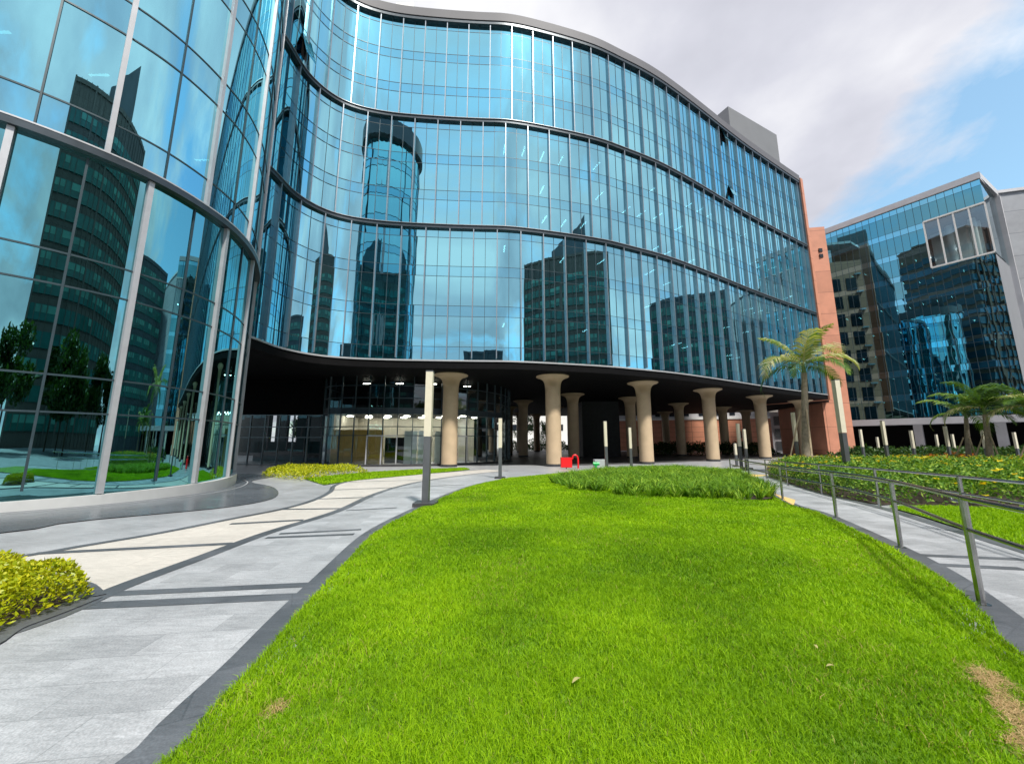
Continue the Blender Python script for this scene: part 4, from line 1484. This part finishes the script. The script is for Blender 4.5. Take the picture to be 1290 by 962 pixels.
# ------------------------------------------------------------------ small boxes and pipes by the second column
def sized(px0, px1, py0, py1, y):
    a_ = atY(px0, py1, y); b_ = atY(px1, py0, y)
    return a_[0], b_[0], a_[2], b_[2]
yb = 30.0
x0, x1, z0, z1 = sized(706.5, 720, 576, 588.5, yb)
rbx = empty('hydrant_cabinet', ((x0 + x1) / 2, yb, gz(yb)), 'bright red fire hose box on a short post beside the second stone column', 'fire box')
hz = MB().box(x0, x1, yb - .22, yb + .22, z0, z1); hz.build('box', M['red'], rbx)
MB().box(x0 + .04, x1 - .04, yb - .235, yb - .222, z0 + .04, z1 - .04).build('door', M['red'], rbx)
MB().box((x0 + x1) / 2 - .04, (x0 + x1) / 2 + .04, yb - .04, yb + .04, gz(yb) - .02, z0 - .002).build('post', M['plinth'], rbx)
xa, xb, za, zb = sized(721.5, 728, 573, 590.5, 31)
pp = MB().tube([(xa, 31, zb - .32), (xa + .02, 31, zb - .1), (xa + .14, 31, zb), ((xa + xb) / 2 + .05, 31, zb), (xb - .05, 31, zb - .1), (xb, 31, zb - .3), (xb, 31, gz(31) - .02)], .07, 10)
tag(pp.build('standpipe', M['red'], smooth=True, off=(xb, 31, gz(31))), 'red hooked standpipe just right of the red fire box', 'pipe')
x0, x1, z0, z1 = sized(749, 763.5, 578.5, 590, 29.5)
cb = empty('service_cabinet', ((x0 + x1) / 2, 29.5, gz(29.5)), 'pale grey service cabinet at the back of the planted oval bed', 'cabinet')
MB().box(x0, x1, 29.3, 29.9, gz(29.5), z1).build('box', M['greybox'], cb)
MB().box(x0 + .05, x1 - .05, 29.285, 29.298, gz(29.5) + .06, z1 - .06).build('door', M['greybox'], cb)
x0, x1, z0, z1 = sized(748.5, 753, 582, 592.5, 28.6)
gv = empty('valve_post', ((x0 + x1) / 2, 28.6, gz(28.6)), 'small green valve post in front of the grey service cabinet', 'valve')
MB().tube([((x0 + x1) / 2, 28.6, gz(28.6)), ((x0 + x1) / 2, 28.6, z1 + .02)], .10, 10).build('body', M['green'], gv, smooth=True)
MB().tube([(x0 - .06, 28.6, z1 - .12), (x1 + .1, 28.6, z1 - .12)], .13, 10).build('valve_wheel', M['green'], gv, smooth=True)

# ------------------------------------------------------------------ planting
def heights(Y):
    return -SLOPE * np.clip(Y, -30, 34)
# strap-leaved oval bed
bed = smooth(catmull(GP((694, 611), (720, 621.5), (780, 629), (850, 632), (920, 633.5), (968, 633), (973, 624), (945, 607)) , 5), 2) + GP((925, 599), (850, 592), (775, 595), (745, 599), (712, 604))
struct(MB().sheet(bed, 0.10).build('bed_soil', M['soil']))
VS, FS, TS = [], [], []; o = 0
tx, ty = scatter(bed, 1500)
for x, y in zip(tx, ty):
    k = 22
    an = rng.uniform(0, 2 * PI, k); rad = rng.uniform(0, .07, k)
    X = x + rad * np.cos(an); Y = y + rad * np.sin(an)
    hs = rng.uniform(.30, .52); bt = rng.normal(.5, .18)
    h = hs * rng.uniform(.7, 1.2, k)
    V, Fq, T = blades(X, Y, heights(Y) + .08, h, np.full(k, .026), h * rng.uniform(.5, 1.6, k), np.clip(rng.normal(bt, .2, k), 0, 1))
    VS.append(V); FS.append(Fq + o); TS.append(T); o += len(V)
tag(np_mesh('strap_leaf_plants', np.concatenate(VS), np.concatenate(FS), M['liriope'], np.concatenate(TS)), 'oval bed of dense dark strap-leaved plants at the far end of the lawn', 'plants', kind='stuff')

def leaf_mass(name, poly, n, hgt, size, mat, lab, cat, kind=None, tone=(.45, .28), hump=.45, base_z=.03, group=None, seed=1):
    X, Y = scatter(poly, n)
    d = edge_dist(X, Y, poly)
    top = hgt * (1 - np.exp(-d / (hgt * hump))) * (.62 + .55 * vnoise(X, Y, 1.6, seed)) * (.85 + .3 * vnoise(X, Y, 5, seed + 5))
    f = 1 - rng.random(n) ** 2.2 * .75
    Z = heights(Y) + base_z + top * f
    P = np.stack([X, Y, Z], 1)
    V, Fq, T = leaves(P, size, np.clip(rng.normal(tone[0], tone[1], n), 0, 1), up=.55)
    ob = np_mesh(name, V, Fq, mat, T)
    return tag(ob, lab, cat, group, kind)

fb = GP((968.6, 601), (1002, 611.5), (1035, 621.5), (1073, 630), (1112, 636), (1130, 634.5), (1192, 637.5), (1290, 641)) + [(13.5, 9.4), (18, 12), (40, 18), (46, 33), (30, 33.5), (22, 33)]
struct(MB().sheet(fb, 0.012).build('bed_soil', M['soil']))
front = [p for p in fb]
near = GP((968.6, 601), (1002, 611.5), (1035, 621.5), (1073, 630), (1112, 636), (1130, 634.5), (1192, 637.5), (1290, 641)) + [(13.5, 9.4), (18, 12), (26, 19), (22, 24), (17, 24)]
A = leaf_mass('flowering_shrubs', near, 90000, .85, .10, M['shrub'], 'broad bed of leafy shrubs with yellow flowers along the right side of the ramp', 'shrubs', 'stuff', tone=(.57, .3), seed=3, hump=.13)
leaf_mass('flowering_shrubs', [(17, 24), (22, 24), (26, 19), (18, 12), (40, 18), (46, 33), (30, 33.5), (22, 33)], 34000, .85, .15, M['shrub'], 'far part of the leafy flower bed below the small palms', 'shrubs', 'stuff', tone=(.58, .3), seed=4)
# flowers: little five-petalled yellow blooms sitting on the foliage
X, Y = scatter(fb, 4200)
w = vnoise(X, Y, .55, 21)
k = w > .55
X, Y = X[k], Y[k]
d = edge_dist(X, Y, fb)
Zt = heights(Y) + .05 + .84 * (1 - np.exp(-d / .115)) * (.62 + .55 * vnoise(X, Y, 1.6, 3)) * (.85 + .3 * vnoise(X, Y, 5, 8)) 
n = len(X)
PV, PF, PT = [], [], []; o = 0
for j in range(5):
    an = rng.uniform(0, .5, n) + j * 2 * PI / 5
    s_ = rng.uniform(.05, .10, n)
    c = np.stack([X, Y, Zt + .02 + .05 * rng.random(n)], 1) if j == 0 else c
    dx = np.stack([np.cos(an), np.sin(an), np.full(n, .45)], 1)
    tx = np.stack([-np.sin(an), np.cos(an), np.zeros(n)], 1)
    V = np.stack([c, c + dx * s_[:, None] * .6 + tx * s_[:, None] * .4, c + dx * s_[:, None], c + dx * s_[:, None] * .6 - tx * s_[:, None] * .4], 1).reshape(-1, 3)
    PV.append(V); PF.append(np.arange(4 * n).reshape(n, 4) + o); PT.append(rng.random(n)); o += 4 * n
tag(np_mesh('yellow_flowers', np.concatenate(PV), np.concatenate(PF), M['flower'], np.concatenate(PT)), 'yellow blooms scattered over the leafy flower bed right of the ramp', 'flowers', kind='stuff')
# dark shrubs further back, under the canopy and among the columns
leaf_mass('dark_hedge', [(33, 36), (60, 40), (62, 46), (34, 42)], 15000, 1.5, .28, M['treeleaf'], 'dark shrub border in front of the canopy of the teal glass block', 'hedge', None, tone=(.5, .3), seed=7)
leaf_mass('dark_hedge', [(22, 62), (44, 62), (46, 69), (22, 70)], 9000, 1.9, .35, M['treeleaf'], 'dark shrub border among the back columns of the undercroft', 'hedge', None, tone=(.4, .3), seed=8)
leaf_mass('dark_hedge', [(-3, 90.5), (14, 90.5), (14, 95), (-3, 95)], 5000, 3.2, .4, M['treeleaf'], 'shrub border beyond the far end of the undercroft', 'hedge', None, tone=(.5, .3), seed=9)
leaf_mass('orange_shrub', [(40, 36.0), (45.5, 36.0), (45.5, 38), (40, 38)], 1600, 1.15, .22, leafmat('orange_leaf', [(0, (.12, .10, .02)), (.5, (.4, .10, .02)), (1, (.5, .2, .04))]), 'orange red leaved shrub under the right palms', 'shrub', None)

# golden hedges
h1 = GP((113, 754), (60, 775), (0, 796.5), (-90, 833)) + [(-6.6, 3.6), (-5.6, 4.55)] + GP((20, 741), (90, 737))
h1 = smooth(catmull(h1 + [h1[0]], 5), 2)[:-1]
struct(MB().sheet(h1, 0.013).build('bed_soil', M['soil']))
struct(MB().ribbon(offset(h1 + [h1[0]], .11), offset(h1 + [h1[0]], -.11), 0.016).build('bed_edging', M['darkstone']))
leaf_mass('golden_hedge', h1, 15000, .28, .045, M['gold'], 'low bushy golden-green hedge at the left edge beside the granite path', 'hedge', None, tone=(.62, .26), hump=.22, group='golden hedges')
h2 = GP((329, 600), (360, 604), (381, 605.5), (420, 599.5), (466, 597), (440, 593.5), (400, 593), (345, 593.5))
leaf_mass('golden_hedge', h2, 9000, .42, .11, M['gold'], 'far flat strip of golden hedge in front of the glass lobby', 'hedge', None, tone=(.6, .26), hump=.3, group='golden hedges')

# ------------------------------------------------------------------ palms
def frond(VS, FS, TS, o, base, az, el, L, droop, tone, lw):
    n = 26
    p = np.array(base, float)
    d_el = el
    pts = [p.copy()]
    for i in range(n):
        step = L / n
        p = p + step * np.array([math.cos(az) * math.cos(d_el), math.sin(az) * math.cos(d_el), math.sin(d_el)])
        d_el -= droop / n * (0.5 + 1.2 * i / n)
        pts.append(p.copy())
    pts = np.array(pts)
    side = np.array([-math.sin(az), math.cos(az), 0])
    for i in range(n):                                   # rachis
        r0, r1 = .028 * (1 - i / n) + .006, .028 * (1 - (i + 1) / n) + .006
        q = np.array([pts[i] - side * r0, pts[i] + side * r0, pts[i + 1] + side * r1, pts[i + 1] - side * r1])
        VS.append(q); FS.append(np.array([[0, 1, 2, 3]]) + o); TS.append(np.array([min(1, tone + .25)])); o += 4
    for i in range(3, n + 1):
        t = i / n
        ll = L * .30 * math.sin(PI * min(1, .18 + .80 * t)) ** .8 * rng.uniform(.8, 1.1)
        fw = pts[i] - pts[i - 1]; fw /= np.linalg.norm(fw)
        for sg_ in (-1, 1):
            for rep in range(2):
                st = pts[i - 1] + (pts[i] - pts[i - 1]) * (.25 + .5 * rep)
                dr = side * sg_ * .8 + fw * (.45 + .5 * t) + np.array([0, 0, rng.uniform(-.05, .25)])
                dr /= np.linalg.norm(dr)
                mid = st + dr * ll * .5
                end = mid + (dr + np.array([0, 0, -.75])) * ll * .45
                wv = fw * lw
                q = np.array([st - wv * .5, st + wv * .5, mid + wv, mid - wv, end, end])
                tv = np.clip(tone + rng.normal(0, .13), 0, 1)
                VS.append(q); FS.append(np.array([[0, 1, 2, 3], [3, 2, 4, 5]]) + o); TS.append(np.array([tv, tv])); o += 6
    return o

def palm(x, y, ztop, trunk_r, L, nf, lab, lean=(0, 0), stakes=True, seed=0, pale=.15, rise=(.0, 1.35)):
    global rng
    rng = np.random.default_rng(seed)
    r = empty('palm_tree', (x, y, gz(y)), lab, 'palm tree', 'palms planted along the right side')
    zg_ = gz(y)
    path = [(x + lean[0] * t, y + lean[1] * t, zg_ - .1 + (ztop - zg_ + .1) * t) for t in np.linspace(0, 1, 14)]
    rs = [trunk_r * (1.25 - .45 * t + .05 * (i % 2)) for i, t in enumerate(np.linspace(0, 1, 14))]
    MB().tube(path, rs, 12).build('trunk', M['palmbark'], r, smooth=True)
    top = path[-1]
    MB().tube([(top[0], top[1], top[2] - .05), (top[0], top[1], top[2] + trunk_r * 3.5)], [trunk_r * .75, trunk_r * .4], 10).build('crownshaft', plain('crownshaft_green', (.12, .2, .05), .5), r, smooth=True)
    VS, FS, TS = [], [], []; o = 0
    for k in range(nf):
        az = k * 2.39996 + rng.uniform(-.25, .25)
        el = rise[0] + (rise[1] - rise[0]) * ((k + .5) / nf) + rng.uniform(-.1, .1)
        tone = np.clip(rng.normal(.42, .16), 0, .85)
        if rng.random() < pale:
            tone = .93
        o = frond(VS, FS, TS, o, (top[0], top[1], top[2] + trunk_r * 2.5), az, el, L * rng.uniform(.8, 1.1), rng.uniform(.9, 2.3), tone, .022 + L * .004)
    V = np.concatenate(VS) - np.array([x, y, gz(y)])
    np_mesh('crown', V, np.concatenate(FS), M['frond'], np.concatenate(TS), r)
    if stakes:
        for an in (.5, 2.5, 4.4):
            b = Vector((x + math.cos(an) * 1.0, y + math.sin(an) * 1.0, gz(y) - .05))
            tp = Vector((x + math.cos(an) * trunk_r * 1.3 + lean[0] * .6, y + math.sin(an) * trunk_r * 1.3 + lean[1] * .6, zg_ + (ztop - zg_) * .62))
            MB().tube([b, tp], .045, 8).build('stake', M['stake'], r, smooth=True)
def palm_at(px_base, px_top, py_top, y):
    top = atY(px_top, py_top, y)
    bx = (px_base - CX) / F * y / ray(px_base, 580)[1]
    return bx, top
bx, top = palm_at(1014, 1013, 470, 24.0)
palm(bx, 24.0, top[2], .19, 4.0, 11, 'tallest palm, leaning slightly before the terracotta block', lean=(top[0] - bx, 0), seed=5, pale=.25)
bx, top = palm_at(1219.5, 1217, 527, 30.0)
palm(bx, 30.0, top[2], .15, 3.2, 9, 'small palm, the left of two staked palms before the canopy', lean=(top[0] - bx, 0), seed=9, rise=(.05, 1.3))
bx, top = palm_at(1247, 1241, 522, 28.0)
palm(bx, 28.0, top[2], .17, 3.3, 10, 'small palm with upright bright fronds, the right of two staked palms before the canopy', lean=(top[0] - bx, 0), seed=12, rise=(.1, 1.45))
bx, top = palm_at(1305, 1300, 520, 26.0)
palm(bx, 26.0, top[2], .17, 3.2, 10, 'palm cut off by the right edge of the photo, fronds reaching in', lean=(top[0] - bx, 0), seed=15)
rng = np.random.default_rng(99)

# ------------------------------------------------------------------ trees
def tree(x, y, H, Rc, lab, n=2600, seed=0, size=.35):
    rg = np.random.default_rng(seed)
    zg_ = gz(y)
    r = empty('tree', (x, y, zg_), lab, 'tree', 'broadleaf trees')
    t = MB()
    t.tube([(x, y, zg_ - .1), (x + .1, y, zg_ + H * .25), (x, y + .1, zg_ + H * .5), (x, y, zg_ + H * .8)], [H * .028, H * .022, H * .016, H * .006], 9)
    P = []
    for k in range(13):
        an = k * 2.4; z = zg_ + H * rg.uniform(.45, .95); rr = Rc * rg.uniform(.3, .85)
        c = np.array([x + rr * math.cos(an), y + rr * math.sin(an), z])
        t.tube([(x, y, zg_ + H * rg.uniform(.3, .6)), tuple((c + np.array([x, y, z - .4])) / 2), tuple(c)], [H * .012, H * .008, H * .003], 6)
        m = n // 13
        dv = rg.normal(size=(m, 3)); dv /= np.linalg.norm(dv, axis=1)[:, None]
        P.append(c + dv * (rg.random(m) ** .45)[:, None] * np.array([Rc * .42, Rc * .42, H * .15]))
    t.build('trunk', M['bark'], r, smooth=True)
    P = np.concatenate(P) - np.array([x, y, zg_])
    V, Fq, T = leaves(P, size, np.clip(rg.normal(.45, .28, len(P)), 0, 1), up=.4, aspect=.6)
    np_mesh('crown', V, Fq, M['treeleaf'], T, r)
tree(3.5, 101, 9, 3.4, 'tree seen in the bright gap at the back of the undercroft', seed=1)
tree(9.5, 99, 7, 2.6, 'smaller tree at the right of the bright gap behind the undercroft', seed=2)
tree(20.5, 88.5, 8.5, 2.6, 'slim tree beside the brick red wall beyond the columns', seed=3)
tree(-36.6, 66, 6.5, 2.5, 'leafy tree visible through the dark entrance wing glass', seed=4)
for k, (x, y, H, Rc, lab) in enumerate(((24, -9, 10, 5.4, 'broad tree behind the camera to the right, mirrored low in the drum'),
                                        (31, -20, 11, 5, 'tall tree behind the camera before the brown clad office'),
                                        (16, -24, 11, 5.6, 'round tree behind the camera, nearest the middle of the far lawn edge'),
                                        (-6, -26, 8, 3.6, 'tree behind the camera before the low slate office'),
                                        (36, -4, 10, 4.6, 'tree behind the camera at the end of the flower bed'),
                                        (8, -30, 11, 5, 'wide tree behind the camera left of the round tree'),
                                        (28, -14, 9, 5.4, 'low tree behind the camera between the broad and the tall tree'),
                                        (44, 2, 10, 4.6, 'tree beyond the right edge near the teal banded office'))):
    tree(x, y, H, Rc, lab, n=5200, seed=20 + k, size=.7)
# ------------------------------------------------------------------ light, sky, camera
SUN_EL, SUN_AZ = R(58), math.atan2(0.42, -0.91)          # azimuth from +Y towards +X: behind the camera, to the right
sd = Vector((math.sin(SUN_AZ) * math.cos(SUN_EL), math.cos(SUN_AZ) * math.cos(SUN_EL), math.sin(SUN_EL)))
sun = bpy.data.lights.new('sun', 'SUN')
sun.energy = 4.2
sun.angle = R(5.0)
sun.color = (1.0, 0.95, 0.86)
so = bpy.data.objects.new('sun', sun)
COL.objects.link(so)
so.rotation_euler = (-sd).to_track_quat('-Z', 'Y').to_euler()

w = bpy.data.worlds.new('World')
scn.world = w
w.use_nodes = True
nt = w.node_tree
for n in list(nt.nodes):
    nt.nodes.remove(n)
out = nt.nodes.new('ShaderNodeOutputWorld')
bg = nt.nodes.new('ShaderNodeBackground')
bg.inputs['Strength'].default_value = 0.15
sky = nt.nodes.new('ShaderNodeTexSky')
sky.sky_type = 'NISHITA'
sky.sun_disc = False
sky.sun_elevation = SUN_EL
sky.sun_rotation = SUN_AZ
sky.air_density = 1.0
sky.dust_density = 0.6
tc = nt.nodes.new('ShaderNodeTexCoord')
sep = nt.nodes.new('ShaderNodeSeparateXYZ')
nt.links.new(tc.outputs['Generated'], sep.inputs[0])
# project the view direction on a flat cloud layer
mx = N(nt, 'Math', _operation='MAXIMUM'); mx.inputs[1].default_value = 0.0
nt.links.new(sep.outputs[2], mx.inputs[0])
ad = N(nt, 'Math', _operation='ADD'); ad.inputs[1].default_value = 0.22
nt.links.new(mx.outputs[0], ad.inputs[0])
dv = N(nt, 'VectorMath', _operation='DIVIDE')
cb = nt.nodes.new('ShaderNodeCombineXYZ')
for i in range(3):
    nt.links.new(ad.outputs[0], cb.inputs[i])
nt.links.new(tc.outputs['Generated'], dv.inputs[0]); nt.links.new(cb.outputs[0], dv.inputs[1])
mp = nt.nodes.new('ShaderNodeMapping')
mp.inputs['Location'].default_value = (3.1, 1.7, 0)
nt.links.new(dv.outputs[0], mp.inputs['Vector'])
n1 = N(nt, 'TexNoise', Scale=1.45, Detail=10.0, Roughness=0.58, Distortion=0.35)
nt.links.new(mp.outputs[0], n1.inputs['Vector'])
n2 = N(nt, 'TexNoise', Scale=1.7, Detail=7.0, Roughness=0.5)
nt.links.new(mp.outputs[0], n2.inputs['Vector'])
# a clear opening in the cloud low in the east (right of the view)
def lobe(dirv, lo, hi):
    v = Vector(dirv).normalized()
    dt = N(nt, 'VectorMath', _operation='DOT_PRODUCT')
    nt.links.new(tc.outputs['Generated'], dt.inputs[0])
    dt.inputs[1].default_value = v
    mr = N(nt, 'MapRange', _interpolation_type='SMOOTHSTEP')
    mr.inputs['From Min'].default_value = lo
    mr.inputs['From Max'].default_value = hi
    nt.links.new(dt.outputs['Value'], mr.inputs['Value'])
    return mr.outputs[0]
def madd(a, b, k):
    m = N(nt, 'Math', _operation='MULTIPLY_ADD')
    nt.links.new(b, m.inputs[0]); m.inputs[1].default_value = k
    nt.links.new(a, m.inputs[2])
    return m.outputs[0]
cov = n1.outputs['Fac']
cov = madd(cov, lobe((0.05, 0.9, 0.75), 0.72, 0.95), 0.30)
cov = madd(cov, lobe((0.55, 0.6, 0.80), 0.88, 0.99), 0.10)
cov = madd(cov, lobe(ray(1285, 235), 0.93, 0.998), -0.27)
cov = madd(cov, lobe(ray(1150, -60), 0.90, 0.99), 0.12)
cov = madd(cov, lobe((0, -1, 0.6), 0.0, 0.85), 0.10)
cov = madd(cov, lobe((-0.6, 0.5, 0.5), 0.5, 0.95), 0.20)
mask = ramp(nt, cov, [(0.41, (0, 0, 0)), (0.57, (1, 1, 1))])
cl = ramp(nt, n2.outputs['Fac'], [(0.30, (2.45, 2.5, 2.85)), (0.47, (3.3, 3.34, 3.72)), (0.66, (4.9, 4.9, 5.0))])
hsv = N(nt, 'HueSaturation'); hsv.inputs['Saturation'].default_value = 1.0; hsv.inputs['Value'].default_value = 1.0
nt.links.new(sky.outputs[0], hsv.inputs['Color'])
thin = mixc(nt, hsv.outputs[0], (1.15, 1.5, 1.35), 1.0, 'MULTIPLY')
thin = mixc(nt, thin, (1.9, 2.5, 3.3), 0.38)
c = mixc(nt, thin, cl, mask)
nt.links.new(c, bg.inputs['Color'])
nt.links.new(bg.outputs[0], out.inputs['Surface'])

cam = bpy.data.cameras.new('camera')
cam.sensor_width = 36.0
cam.lens = 36.0 * F / 1290.0
cam.clip_start = 0.05
cam.clip_end = 3000
co = bpy.data.objects.new('camera', cam)
COL.objects.link(co)
co.location = (0, 0, EYE)
co.rotation_euler = (R(90) + TH, 0, 0)
scn.camera = co
scn.view_settings.view_transform = 'Standard'
scn.view_settings.look = 'None'
scn.view_settings.exposure = 0.55
scn.view_settings.gamma = 1.0
scn.render.engine = 'CYCLES'
scn.cycles.use_denoising = True
scn.cycles.max_bounces = 10
scn.cycles.transparent_max_bounces = 12
scn.cycles.glossy_bounces = 5
scn.cycles.caustics_reflective = False
scn.cycles.caustics_refractive = False
scn.cycles.sample_clamp_indirect = 8
